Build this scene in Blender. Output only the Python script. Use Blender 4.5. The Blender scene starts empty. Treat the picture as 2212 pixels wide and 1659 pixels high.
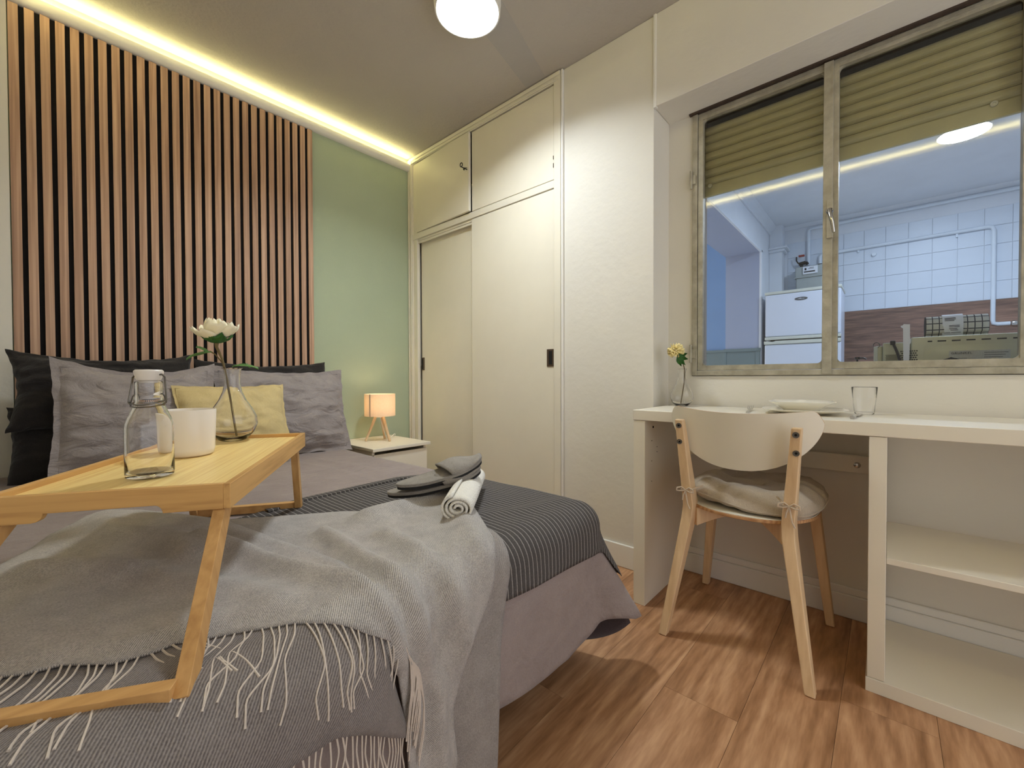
import bpy, bmesh, math, random
from mathutils import Vector, Matrix, noise
random.seed(7)
S = bpy.context.scene
COL = S.collection
PI = math.pi

# ------------------------------------------------------------ camera, world, exposure
cd = bpy.data.cameras.new('camera'); cam = bpy.data.objects.new('camera', cd); COL.objects.link(cam)
cd.sensor_width = 36.0; cd.lens = 36.0 * 906.9 / 2212.0; cd.clip_start = 0.02
yaw, pitch, roll = map(math.radians, (41.732, -0.8544, -0.1575))
fw = Vector((-math.sin(yaw) * math.cos(pitch), math.cos(yaw) * math.cos(pitch), math.sin(pitch)))
r0 = Vector((math.cos(yaw), math.sin(yaw), 0)); u0_ = r0.cross(fw)
cr, sr = math.cos(roll), math.sin(roll)
rv = cr * r0 + sr * u0_; uv_ = -sr * r0 + cr * u0_
cam.matrix_world = Matrix(((rv.x, uv_.x, -fw.x, 2.587), (rv.y, uv_.y, -fw.y, -1.792), (rv.z, uv_.z, -fw.z, 0.88), (0, 0, 0, 1)))
S.camera = cam
w = bpy.data.worlds.new('world'); S.world = w; w.use_nodes = True
bg = w.node_tree.nodes['Background']; bg.inputs[0].default_value = (.96, .97, 1.0, 1); bg.inputs[1].default_value = 1.15
S.view_settings.view_transform = 'Standard'; S.view_settings.look = 'None'; S.view_settings.gamma = 1
S.view_settings.use_curve_mapping = False
S.view_settings.exposure = 0.35
S.cycles.max_bounces = 14; S.cycles.diffuse_bounces = 8; S.cycles.transparent_max_bounces = 16
S.cycles.transmission_bounces = 12
S.cycles.sample_clamp_indirect = 6.0
LAMP, LED, KLAMP = 4.0, 34.0, 150.0
LAMP_W = 10.8        # watts of the ceiling lamp (its spread keeps the top of the walls darker)

# ------------------------------------------------------------ materials
def lin(c):
    return tuple(((x / 255) / 12.92 if x / 255 <= .04045 else ((x / 255 + .055) / 1.055) ** 2.4) for x in c) + (1,)
def nodes(name):
    m = bpy.data.materials.new(name); m.use_nodes = True
    nt = m.node_tree; return m, nt, nt.nodes['Principled BSDF']
def nd(nt, t, **k):
    n = nt.nodes.new(t)
    for a, b in k.items():
        if a.startswith('i_'): n.inputs[a[2:].replace('_', ' ')].default_value = b
        else: setattr(n, a, b)
    return n
def mat(name, col, rough=.6, var=.06, scale=8, bump=.0, bscale=60, metal=0, spec=.4, stretch=(1, 1, 1), col2=None, rnd=False, detail=4):
    """procedural plain surface: colour mottled by noise, fine relief by a second noise"""
    m, nt, p = nodes(name); c = lin(col)
    tc = nd(nt, 'ShaderNodeTexCoord'); mp = nd(nt, 'ShaderNodeMapping'); mp.inputs['Scale'].default_value = stretch
    nt.links.new(tc.outputs['Object'], mp.inputs[0])
    if rnd:
        oi = nd(nt, 'ShaderNodeObjectInfo'); cx = nd(nt, 'ShaderNodeVectorMath', operation='SCALE'); cx.inputs[0].default_value = (37, 17, 23)
        nt.links.new(oi.outputs['Random'], cx.inputs['Scale']); nt.links.new(cx.outputs[0], mp.inputs['Location'])
    n = nd(nt, 'ShaderNodeTexNoise', i_Scale=scale, i_Detail=detail, i_Roughness=.6); nt.links.new(mp.outputs[0], n.inputs['Vector'])
    r = nd(nt, 'ShaderNodeValToRGB'); r.color_ramp.elements[0].position = .3; r.color_ramp.elements[1].position = .7
    if col2 is None:
        r.color_ramp.elements[0].color = tuple(x * (1 - var) for x in c[:3]) + (1,); r.color_ramp.elements[1].color = tuple(min(1, x * (1 + var)) for x in c[:3]) + (1,)
    else:
        r.color_ramp.elements[0].color = c; r.color_ramp.elements[1].color = lin(col2)
    nt.links.new(n.outputs[0], r.inputs[0]); nt.links.new(r.outputs[0], p.inputs['Base Color'])
    p.inputs['Roughness'].default_value = rough; p.inputs['Metallic'].default_value = metal
    p.inputs['Specular IOR Level'].default_value = spec
    if bump:
        n2 = nd(nt, 'ShaderNodeTexNoise', i_Scale=bscale, i_Detail=3); nt.links.new(mp.outputs[0], n2.inputs['Vector'])
        b = nd(nt, 'ShaderNodeBump', i_Strength=bump, i_Distance=.01); nt.links.new(n2.outputs[0], b.inputs['Height']); nt.links.new(b.outputs[0], p.inputs['Normal'])
    return m
def wood(name, c1, c2, axis=2, scale=14, rough=.5, rings=.5, bump=.1, stretch=.06, c3=None, rnd=True, fine=90, contour=0):
    """wood grain: broad figure + fine fibres, stretched along one axis"""
    m, nt, p = nodes(name)
    tc = nd(nt, 'ShaderNodeTexCoord'); oi = nd(nt, 'ShaderNodeObjectInfo')
    sc = nd(nt, 'ShaderNodeVectorMath', operation='SCALE'); sc.inputs[0].default_value = (13.1, 7.7, 9.3) if rnd else (0, 0, 0)
    nt.links.new(oi.outputs['Random'], sc.inputs['Scale'])
    ad = nd(nt, 'ShaderNodeVectorMath', operation='ADD'); nt.links.new(tc.outputs['Object'], ad.inputs[0]); nt.links.new(sc.outputs[0], ad.inputs[1])
    mp = nd(nt, 'ShaderNodeMapping'); s = [1, 1, 1]; s[axis] = stretch; mp.inputs['Scale'].default_value = s; nt.links.new(ad.outputs[0], mp.inputs[0])
    n1 = nd(nt, 'ShaderNodeTexNoise', i_Scale=scale, i_Detail=5, i_Distortion=1.2); nt.links.new(mp.outputs[0], n1.inputs['Vector'])
    n2 = nd(nt, 'ShaderNodeTexNoise', i_Scale=fine, i_Detail=4); nt.links.new(mp.outputs[0], n2.inputs['Vector'])
    wv = nd(nt, 'ShaderNodeTexWave', i_Scale=scale * .6, i_Distortion=6, i_Detail=3); wv.bands_direction = 'X' if axis != 0 else 'Y'; nt.links.new(mp.outputs[0], wv.inputs['Vector'])
    mx = nd(nt, 'ShaderNodeMix'); mx.inputs[0].default_value = rings; nt.links.new(n1.outputs[0], mx.inputs[2]); nt.links.new(wv.outputs['Fac'], mx.inputs[3])
    mx2 = nd(nt, 'ShaderNodeMix'); mx2.inputs[0].default_value = .4; nt.links.new(mx.outputs[0], mx2.inputs[2]); nt.links.new(n2.outputs[0], mx2.inputs[3])
    if contour:
        n4 = nd(nt, 'ShaderNodeTexNoise', i_Scale=scale * .5, i_Detail=2, i_Distortion=.3); nt.links.new(mp.outputs[0], n4.inputs['Vector'])
        m1 = nd(nt, 'ShaderNodeMath', operation='MULTIPLY'); m1.inputs[1].default_value = 22; nt.links.new(n4.outputs[0], m1.inputs[0])
        m2_ = nd(nt, 'ShaderNodeMath', operation='PINGPONG'); m2_.inputs[1].default_value = 1; nt.links.new(m1.outputs[0], m2_.inputs[0])
        mx3 = nd(nt, 'ShaderNodeMix'); mx3.inputs[0].default_value = contour; nt.links.new(mx2.outputs[0], mx3.inputs[2]); nt.links.new(m2_.outputs[0], mx3.inputs[3]); mx2 = mx3
    r = nd(nt, 'ShaderNodeValToRGB'); e = r.color_ramp.elements; e[0].position = .3; e[0].color = lin(c1); e[1].position = .7; e[1].color = lin(c2)
    if c3: x = e.new(.5); x.color = lin(c3)
    nt.links.new(mx2.outputs[0], r.inputs[0]); nt.links.new(r.outputs[0], p.inputs['Base Color'])
    p.inputs['Roughness'].default_value = rough
    b = nd(nt, 'ShaderNodeBump', i_Strength=bump, i_Distance=.003); nt.links.new(mx2.outputs[0], b.inputs['Height']); nt.links.new(b.outputs[0], p.inputs['Normal'])
    return m
def emis(name, col, st):
    m, nt, p = nodes(name); p.inputs['Base Color'].default_value = (.8, .8, .8, 1)
    p.inputs['Emission Color'].default_value = lin(col); p.inputs['Emission Strength'].default_value = st
    return m
def glassm(name, tint=(1, 1, 1), rough=0.0, ior=1.45):
    m, nt, p = nodes(name); p.inputs['Base Color'].default_value = tuple(tint) + (1,)
    p.inputs['Transmission Weight'].default_value = 1; p.inputs['Roughness'].default_value = rough; p.inputs['IOR'].default_value = ior
    return m
def panem(name):
    m, nt, p = nodes(name); nt.nodes.remove(p)
    out = nt.nodes['Material Output']; t = nd(nt, 'ShaderNodeBsdfTransparent'); g = nd(nt, 'ShaderNodeBsdfGlossy'); g.inputs['Roughness'].default_value = .01
    f = nd(nt, 'ShaderNodeFresnel'); f.inputs['IOR'].default_value = 1.5
    t.inputs[0].default_value = (.97, .98, .98, 1)
    mx = nd(nt, 'ShaderNodeMixShader'); nt.links.new(f.outputs[0], mx.inputs[0]); nt.links.new(t.outputs[0], mx.inputs[1]); nt.links.new(g.outputs[0], mx.inputs[2])
    nt.links.new(mx.outputs[0], out.inputs[0]); return m
def fabric(name, c1, c2, scale=30, weave=900, wbump=.25, twill=False, wrinkle=0, rough=.95, fineamt=.5, stretch=(1, 1, 1)):
    """cloth: mottled melange + woven relief in UV space (metres)"""
    m, nt, p = nodes(name); tc = nd(nt, 'ShaderNodeTexCoord')
    n = nd(nt, 'ShaderNodeTexNoise', i_Scale=scale, i_Detail=6, i_Roughness=.7); nt.links.new(tc.outputs['Object'], n.inputs['Vector'])
    n2 = nd(nt, 'ShaderNodeTexNoise', i_Scale=420, i_Detail=2); nt.links.new(tc.outputs['Object'], n2.inputs['Vector'])
    mx = nd(nt, 'ShaderNodeMix'); mx.inputs[0].default_value = fineamt; nt.links.new(n.outputs[0], mx.inputs[2]); nt.links.new(n2.outputs[0], mx.inputs[3])
    wv = nd(nt, 'ShaderNodeTexWave', i_Scale=weave, i_Distortion=1.0 if twill else .3, i_Detail=1); wv.bands_direction = 'DIAGONAL' if twill else 'X'
    nt.links.new(tc.outputs['UV'], wv.inputs['Vector'])
    mx2 = nd(nt, 'ShaderNodeMix'); mx2.inputs[0].default_value = .30 if twill else .1; nt.links.new(mx.outputs[0], mx2.inputs[2]); nt.links.new(wv.outputs['Fac'], mx2.inputs[3])
    r = nd(nt, 'ShaderNodeValToRGB'); e = r.color_ramp.elements; e[0].position = .32; e[0].color = lin(c1); e[1].position = .68; e[1].color = lin(c2)
    nt.links.new(mx2.outputs[0], r.inputs[0]); nt.links.new(r.outputs[0], p.inputs['Base Color'])
    p.inputs['Roughness'].default_value = rough; p.inputs['Specular IOR Level'].default_value = .15
    p.inputs['Sheen Weight'].default_value = .15
    b = nd(nt, 'ShaderNodeBump', i_Strength=wbump, i_Distance=.002); nt.links.new(mx2.outputs[0], b.inputs['Height'])
    if wrinkle:
        mp = nd(nt, 'ShaderNodeMapping'); mp.inputs['Scale'].default_value = stretch; nt.links.new(tc.outputs['Object'], mp.inputs[0])
        n3 = nd(nt, 'ShaderNodeTexNoise', i_Scale=9, i_Detail=5, i_Distortion=1.4); nt.links.new(mp.outputs[0], n3.inputs['Vector'])
        b2 = nd(nt, 'ShaderNodeBump', i_Strength=wrinkle, i_Distance=.02); nt.links.new(n3.outputs[0], b2.inputs['Height']); nt.links.new(b2.outputs[0], b.inputs['Normal'])
    nt.links.new(b.outputs[0], p.inputs['Normal'])
    return m
def striped():
    m, nt, p = nodes('pinstripe'); tc = nd(nt, 'ShaderNodeTexCoord')
    sp = nd(nt, 'ShaderNodeSeparateXYZ'); nt.links.new(tc.outputs['UV'], sp.inputs[0])
    nz = nd(nt, 'ShaderNodeTexNoise', i_Scale=25, i_Detail=3); nt.links.new(tc.outputs['UV'], nz.inputs['Vector'])
    ma = nd(nt, 'ShaderNodeMath', operation='MULTIPLY'); ma.inputs[1].default_value = 1 / .0150; nt.links.new(sp.outputs[1], ma.inputs[0])
    mn = nd(nt, 'ShaderNodeMath', operation='MULTIPLY_ADD'); mn.inputs[1].default_value = .25; nt.links.new(nz.outputs[0], mn.inputs[0]); nt.links.new(ma.outputs[0], mn.inputs[2])
    fr = nd(nt, 'ShaderNodeMath', operation='FRACT'); nt.links.new(mn.outputs[0], fr.inputs[0])
    r = nd(nt, 'ShaderNodeValToRGB'); e = r.color_ramp.elements
    e[0].position = 0; e[0].color = lin((150, 145, 140)); e[1].position = .10; e[1].color = lin((150, 145, 140))
    for q, cc in ((.17, (78, 74, 72)), (.97, (84, 80, 78))): x = e.new(q); x.color = lin(cc)
    x = e.new(1.0); x.color = lin((150, 145, 140))
    n2 = nd(nt, 'ShaderNodeTexNoise', i_Scale=300, i_Detail=3); nt.links.new(tc.outputs['Object'], n2.inputs['Vector'])
    mr = nd(nt, 'ShaderNodeMapRange'); mr.inputs['To Min'].default_value = .6; mr.inputs['To Max'].default_value = 1.4; nt.links.new(n2.outputs[0], mr.inputs[0])
    sc = nd(nt, 'ShaderNodeVectorMath', operation='SCALE'); nt.links.new(fr.outputs[0], r.inputs[0]); nt.links.new(r.outputs[0], sc.inputs[0]); nt.links.new(mr.outputs[0], sc.inputs['Scale'])
    nt.links.new(sc.outputs[0], p.inputs['Base Color']); p.inputs['Roughness'].default_value = .95; p.inputs['Specular IOR Level'].default_value = .1
    b = nd(nt, 'ShaderNodeBump', i_Strength=.5, i_Distance=.003); nt.links.new(n2.outputs[0], b.inputs['Height']); nt.links.new(b.outputs[0], p.inputs['Normal'])
    return m

M = dict(
    green=mat('green_paint', (174, 187, 160), .85, .03, 3, .15, 180),
    white_wall=mat('white_wall_paint', (222, 218, 208), .85, .025, 2.5, .16, 26),
    ceil=mat('ceiling_paint', (184, 178, 170), .95, .02, 3, .3, 60),
    ceil_strip=mat('ceiling_strip_grey', (176, 172, 168), .9, .02, 3, .2, 60),
    gloss_white=mat('glossy_cream_paint', (228, 222, 206), .38, .03, 3, .1, 14),
    plaster=mat('moulding_white', (232, 230, 224), .6, .02, 6),
    slat=wood('slat_veneer', (146, 112, 90), (216, 180, 152), 2, 70, .55, .12, .15, .02, (184, 148, 122)),
    felt=mat('black_felt', (12, 8, 8), .95, .2, 60),
    floor=wood('oak_laminate', (130, 90, 58), (206, 162, 122), 1, 8, .42, .04, .08, .13, (172, 127, 90), fine=110, contour=.15),
    joint=mat('floor_joint', (92, 62, 38), .7),
    bamboo=wood('bamboo_top', (196, 150, 82), (226, 184, 112), 1, 60, .4, .2, .06, .03, fine=120),
    bamboo_side=wood('bamboo_side', (168, 120, 64), (218, 172, 106), 0, 30, .45, .10, .08, .06, (206, 160, 96)),
    bamboo_leg=wood('bamboo_leg', (166, 118, 66), (214, 168, 108), 2, 26, .45, .06, .08, .06, (196, 150, 92)),
    birch=wood('birch', (206, 172, 130), (232, 204, 164), 2, 20, .5, .08, .05, .08),
    ply=mat('white_lacquer_ply', (226, 220, 204), .45, .02, 6),
    plyedge=wood('ply_edge', (170, 122, 80), (208, 164, 116), 0, 60, .5),
    melamine=mat('white_melamine', (228, 221, 205), .35, .015, 4),
    black=mat('black_metal', (18, 17, 17), .45, .1, 30),
    charcoal=fabric('charcoal_cotton', (34, 32, 32), (52, 48, 46), 8, 300, .2, wrinkle=.7),
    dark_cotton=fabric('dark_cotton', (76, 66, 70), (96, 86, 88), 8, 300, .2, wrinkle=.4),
    greylinen=fabric('grey_linen', (132, 124, 122), (162, 153, 150), 10, 300, .25, wrinkle=.75, stretch=(1, 1, 2)),
    beige=fabric('beige_cotton', (186, 166, 116), (210, 190, 140), 8, 300, .2, wrinkle=.4),
    spread=fabric('bedspread_cotton', (132, 119, 116), (156, 143, 138), 7, 300, .15, wrinkle=.55, stretch=(1, .6, 1)),
    stripe=striped(),
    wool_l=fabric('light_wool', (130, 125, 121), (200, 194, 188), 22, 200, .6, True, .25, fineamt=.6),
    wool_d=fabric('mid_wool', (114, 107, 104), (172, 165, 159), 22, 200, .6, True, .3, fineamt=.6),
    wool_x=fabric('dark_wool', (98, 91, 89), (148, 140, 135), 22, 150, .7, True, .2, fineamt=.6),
    yarn=mat('cream_yarn', (206, 194, 182), .95, .06, 200),
    felt_grey=fabric('grey_felt', (126, 120, 112), (160, 153, 144), 20, 300, .3, wrinkle=.2),
    sole=mat('black_rubber', (22, 20, 20), .7),
    towel=mat('white_towel', (236, 232, 222), .95, .03, 90, .6, 260),
    seatcush=fabric('taupe_cotton', (164, 150, 132), (194, 180, 160), 9, 300, .2, wrinkle=.5),
    cord=mat('taupe_cord', (196, 178, 156), .9),
    alu=mat('weathered_window_metal', (150, 144, 126), .5, .12, 14, .25, 60, .25, col2=(186, 180, 162)),
    alu_dark=mat('rusty_track', (70, 56, 46), .7, .2, 20),
    shutter=mat('shutter_olive', (208, 198, 152), .45, .05, 9, .1, 60),
    shutter_btn=mat('shutter_button', (232, 226, 200), .5),
    chrome=mat('chrome', (200, 198, 194), .18, .02, 10, metal=1),
    steel=mat('steel_wire', (120, 116, 110), .3, .05, 30, metal=1),
    brown_metal=mat('bronze_pull', (112, 98, 84), .35, .1, 30, metal=.8),
    ceramic=mat('white_glazed_ceramic', (236, 228, 216), .18, .01, 10),
    porcelain=mat('white_porcelain', (238, 234, 222), .12, .01, 10),
    cap=mat('ceramic_stopper', (222, 216, 208), .35, .02, 20),
    glass=glassm('clear_glass', ior=1.4),
    pane=panem('window_pane'),
    petal=mat('cream_petal', (244, 236, 206), .7, .06, 25),
    petal_y=mat('yellow_petal', (238, 222, 160), .7, .08, 60),
    leaf=mat('green_leaf', (48, 96, 36), .5, .25, 30),
    leaf_l=mat('pale_leaf', (104, 148, 84), .5, .2, 30),
    stem=mat('brown_stem', (110, 92, 56), .7, .15, 60),
    shade=None,
    kwhite=mat('kitchen_wall_white', (222, 226, 232), .6, .03, 5, .1, 30),
    ktile=mat('painted_tile', (214, 222, 232), .4, .03, 5, .1, 30),
    kblue=mat('blue_hall_paint', (122, 154, 196), .8, .03, 4),
    kgreen=mat('grey_green_wainscot', (112, 128, 130), .6, .04, 6),
    kpipe=mat('painted_pipe', (220, 228, 236), .45),
    fridge=mat('fridge_enamel', (214, 220, 232), .3, .015, 5),
    fridge_trim=mat('fridge_trim', (206, 208, 196), .4),
    meter=mat('meter_grey', (168, 174, 172), .5, .05, 20),
    badge=mat('badge_grey', (110, 112, 114), .3, metal=.6),
    backsplash=wood('walnut_backsplash', (84, 60, 50), (176, 136, 114), 0, 16, .45, .25, .05, .10, (134, 100, 84)),
    oven=mat('oven_galvanised', (196, 194, 166), .45, .05, 6, metal=.3),
    oven_dark=mat('vent_dark', (14, 14, 14), .8),
    cable=mat('black_cable', (20, 20, 22), .5),
    label_w=mat('label_print', (190, 190, 180), .6, .1, 200),
    paper=mat('white_paper', (236, 238, 244), .7),
    ink=mat('ink_dark', (40, 40, 44), .7),
    counter=mat('counter_grey', (205, 205, 205), .5),
    brass=mat('old_brass', (120, 84, 60), .45, .2, 40, metal=.6),
    red=mat('red_tap', (150, 60, 50), .5),
)
def shade_mat():
    m, nt, p = nodes('lamp_shade_fabric'); nt.nodes.remove(p); out = nt.nodes['Material Output']
    tc = nd(nt, 'ShaderNodeTexCoord'); n = nd(nt, 'ShaderNodeTexNoise', i_Scale=120); nt.links.new(tc.outputs['Object'], n.inputs['Vector'])
    r = nd(nt, 'ShaderNodeValToRGB'); r.color_ramp.elements[0].color = lin((240, 226, 206)); r.color_ramp.elements[1].color = lin((250, 240, 226)); nt.links.new(n.outputs[0], r.inputs[0])
    d = nd(nt, 'ShaderNodeBsdfDiffuse'); t = nd(nt, 'ShaderNodeBsdfTranslucent'); nt.links.new(r.outputs[0], d.inputs[0]); nt.links.new(r.outputs[0], t.inputs[0])
    mx = nd(nt, 'ShaderNodeMixShader'); mx.inputs[0].default_value = .45; nt.links.new(d.outputs[0], mx.inputs[1]); nt.links.new(t.outputs[0], mx.inputs[2]); nt.links.new(mx.outputs[0], out.inputs[0]); return m
M['shade'] = shade_mat()

# ------------------------------------------------------------ mesh helpers
class MB:
    def __init__(s): s.v = []; s.f = []; s.uv = None; s.mi = []
    def add(s, vs, fs, mi=0):
        b = len(s.v); s.v += [tuple(x) for x in vs]; s.f += [tuple(i + b for i in f) for f in fs]; s.mi += [mi] * len(fs); return s
    def box(s, a, b, mi=0, rz=0, c=None):
        x0, y0, z0 = a; x1, y1, z1 = b
        vs = [(x, y, z) for z in (z0, z1) for y in (y0, y1) for x in (x0, x1)]
        if rz:
            c = c or ((x0 + x1) / 2, (y0 + y1) / 2); co, si = math.cos(rz), math.sin(rz)
            vs = [(c[0] + (x - c[0]) * co - (y - c[1]) * si, c[1] + (x - c[0]) * si + (y - c[1]) * co, z) for x, y, z in vs]
        return s.add(vs, [(0, 2, 3, 1), (4, 5, 7, 6), (0, 1, 5, 4), (2, 6, 7, 3), (0, 4, 6, 2), (1, 3, 7, 5)], mi)
    def bar(s, p, q, wx, wy, side=None, w2=None, mi=0):
        """rectangular bar from p to q; wx across `side`, wy across the third axis"""
        p, q = Vector(p), Vector(q); d = (q - p).normalized()
        sd = Vector(side) if side else Vector((1, 0, 0)); sd = (sd - d * sd.dot(d)).normalized(); t = d.cross(sd)
        w2 = w2 or (wx, wy); vs = []
        for c, (a, b) in ((p, (wx, wy)), (q, w2)):
            for i, j in ((-1, -1), (1, -1), (1, 1), (-1, 1)): vs.append(c + sd * a / 2 * i + t * b / 2 * j)
        return s.add(vs, [(3, 2, 1, 0), (4, 5, 6, 7), (0, 1, 5, 4), (1, 2, 6, 5), (2, 3, 7, 6), (3, 0, 4, 7)], mi)
    def tube(s, pts, r, n=8, caps=True, mi=0):
        pts = [Vector(p) for p in pts]; R = r if isinstance(r, (list, tuple)) else [r] * len(pts); vs = []; fs = []
        t = (pts[1] - pts[0]).normalized(); a = t.orthogonal().normalized()
        for i, p in enumerate(pts):
            if 0 < i < len(pts) - 1: t = (pts[i + 1] - pts[i - 1]).normalized()
            elif i: t = (pts[i] - pts[i - 1]).normalized()
            a = (a - t * a.dot(t)).normalized(); b = t.cross(a)
            for k in range(n):
                g = 2 * PI * k / n; vs.append(p + (a * math.cos(g) + b * math.sin(g)) * R[i])
        for i in range(len(pts) - 1):
            for k in range(n):
                k2 = (k + 1) % n; fs.append((i * n + k, i * n + k2, (i + 1) * n + k2, (i + 1) * n + k))
        if caps: fs += [tuple(reversed(range(n))), tuple(range((len(pts) - 1) * n, len(pts) * n))]
        return s.add(vs, fs, mi)
    def lathe(s, prof, c=(0, 0, 0), n=40, axis='z', mi=0):
        vs = []; fs = []
        for r, z in prof:
            for k in range(n):
                g = 2 * PI * k / n; x, y = max(r, 1e-5) * math.cos(g), max(r, 1e-5) * math.sin(g)
                q = (x, y, z) if axis == 'z' else ((x, z, y) if axis == 'y' else (z, x, y))
                vs.append((c[0] + q[0], c[1] + q[1], c[2] + q[2]))
        for i in range(len(prof) - 1):
            for k in range(n):
                k2 = (k + 1) % n; fs.append((i * n + k, i * n + k2, (i + 1) * n + k2, (i + 1) * n + k))
        return s.add(vs, fs, mi)
    def prism(s, poly, h0, h1, f=lambda x, y, h: (x, y, h), mi=0):
        n = len(poly); vs = [f(x, y, h0) for x, y in poly] + [f(x, y, h1) for x, y in poly]
        fs = [tuple(reversed(range(n))), tuple(range(n, 2 * n))] + [(i, (i + 1) % n, n + (i + 1) % n, n + i) for i in range(n)]
        return s.add(vs, fs, mi)
    def grid(s, nx, ny, f, mi=0, uv=False, wrap=False):
        vs = []; 
        for j in range(ny + 1):
            for i in range(nx + 1): vs.append(f(i / nx, j / ny))
        fs = [(j * (nx + 1) + i, j * (nx + 1) + i + 1, (j + 1) * (nx + 1) + i + 1, (j + 1) * (nx + 1) + i) for j in range(ny) for i in range(nx)]
        return s.add(vs, fs, mi)
    def build(s, name, m, parent=None, smooth=False, bevel=0, origin=None, uvs=None, solid=0, weld=False, subsurf=0, seg=2, sharp=.75):
        if origin is None:
            xs = [[p[i] for p in s.v] for i in range(3)]; origin = tuple((min(a) + max(a)) / 2 for a in xs)
        o = Vector(origin); me = bpy.data.meshes.new(name)
        me.from_pydata([(p[0] - o.x, p[1] - o.y, p[2] - o.z) for p in s.v], [], s.f)
        ms = m if isinstance(m, (list, tuple)) else [m]
        for x in ms: me.materials.append(M[x] if isinstance(x, str) else x)
        if any(s.mi):
            for p, k in zip(me.polygons, s.mi): p.material_index = k
        if uvs:
            l = me.uv_layers.new(name='UVMap')
            for lp in me.loops: l.data[lp.index].uv = uvs[lp.vertex_index]
        bm = bmesh.new(); bm.from_mesh(me)
        if weld: bmesh.ops.remove_doubles(bm, verts=bm.verts, dist=1e-5)
        bmesh.ops.recalc_face_normals(bm, faces=bm.faces); bm.to_mesh(me); bm.free()
        if smooth:
            for p in me.polygons: p.use_smooth = True
            if sharp: me.set_sharp_from_angle(angle=sharp)
        ob = bpy.data.objects.new(name, me); COL.objects.link(ob)
        if parent is not None:
            ob.parent = parent; ob.location = o - world_loc(parent)
        else: ob.location = o
        if solid: md = ob.modifiers.new('solid', 'SOLIDIFY'); md.thickness = solid; md.offset = 0
        if subsurf: md = ob.modifiers.new('sub', 'SUBSURF'); md.levels = md.render_levels = subsurf
        if bevel: md = ob.modifiers.new('bevel', 'BEVEL'); md.width = bevel; md.segments = seg; md.limit_method = 'ANGLE'; md.angle_limit = .6
        if bevel and not smooth:
            for p in me.polygons: p.use_smooth = True
            wn = ob.modifiers.new('wn', 'WEIGHTED_NORMAL')
        return ob
def world_loc(o):
    l = Vector(o.location); p = o.parent
    while p is not None: l += Vector(p.location); p = p.parent
    return l
def box(name, a, b, m, parent=None, bevel=0, **k): return MB().box(a, b).build(name, m, parent, bevel=bevel, **k)
def tag(o, label=None, cat=None, group=None, kind=None):
    if label: o['label'] = label
    if cat: o['category'] = cat
    if group: o['group'] = group
    if kind: o['kind'] = kind
    return o
def thing(name, label, cat, loc, group=None, kind=None):
    o = bpy.data.objects.new(name, None); COL.objects.link(o); o.location = loc; o.empty_display_size = .05
    return tag(o, label, cat, group, kind)
def struct(o): o['kind'] = 'structure'; return o

# ------------------------------------------------------------ room shell
WC = -1.965          # plane of the wall beside the camera
XR = 3.9
CE = 2.45
struct(MB().box((-.12, WC - .12, 0), (0, .12, CE)).build('wall_left', 'green'))
struct(MB().box((-.12, WC - .12, 0), (XR, WC, CE)).build('wall_near', 'white_wall'))
struct(MB().box((-.12, WC - .12, CE), (XR, .29, CE + .1)).build('ceiling', 'ceil'))
struct(MB().box((0, WC, 0), (.035, -1.865, CE)).build('wall_left_corner', 'white_wall'))
# back wall: column beside the wardrobe, beam over the window niche, recess behind the wardrobe
wb = struct(MB().box((1.345, 0, 0), (1.822, .30, CE)).build('wall_back', 'white_wall', bevel=.004))
struct(MB().box((1.8225, -.004, 2.055), (XR, .30, CE)).build('wall_back_beam', 'white_wall', bevel=.003))
struct(MB().box((-.12, .62, 0), (1.345, .66, CE)).build('wall_back_recess', 'white_wall'))
ww = struct(MB().box((1.82, .17, 0), (XR, .27, .885)).box((1.82, .17, .885), (1.93, .27, 2.06)).box((2.93, .17, .885), (XR, .27, 2.06)).build('wall_window', 'white_wall'))
struct(MB().box((1.821, -.008, 2.05), (1.834, .012, CE)).build('trim_1', 'plaster', bevel=.002))
# thin slanted strip on the ceiling, slightly greyer than the rest
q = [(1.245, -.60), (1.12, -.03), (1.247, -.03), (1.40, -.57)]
struct(MB().prism(q, CE - .0015, CE + .002).build('ceiling_strip', 'ceil_strip'))
# baseboards
def base(name, a, b, hgt=.1):
    m = MB().box(a, (b[0], b[1], hgt)); return struct(m.build(name, 'plaster', bevel=.004))
base('baseboard_back', (1.36, -.012, 0), (1.834, 0.0, 0), .106)
base('baseboard_window', (1.834, .152, 0), (XR, .17, 0), .085)
struct(MB().box((1.834, .158, .085), (XR, .17, .112)).build('baseboard_window_cap', 'plaster', bevel=.004))
base('baseboard_niche', (1.822, .0, 0), (1.834, .152, 0), .106)
# floor: base slab and planks
fl = struct(MB().box((-.12, WC - .12, -.06), (XR, .3, -.012)).build('floor', 'joint'))
pw = .19; i = 0; x = .03 + .001
while x < XR:
    off = [0.0, -.62, -1.1, -.35, -.85][i % 5]; y0 = WC
    cuts = sorted([c for c in (off, off - 1.28, off + 1.28) if WC + .08 < c < .1])
    ys = [WC] + cuts + [.17]
    for a, b in zip(ys[:-1], ys[1:]):
        MB().box((x, a + .0004, -.012), (min(x + pw - .0008, XR), b - .0004, 0)).build('plank', 'floor', fl)
    x += pw; i += 1

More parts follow.
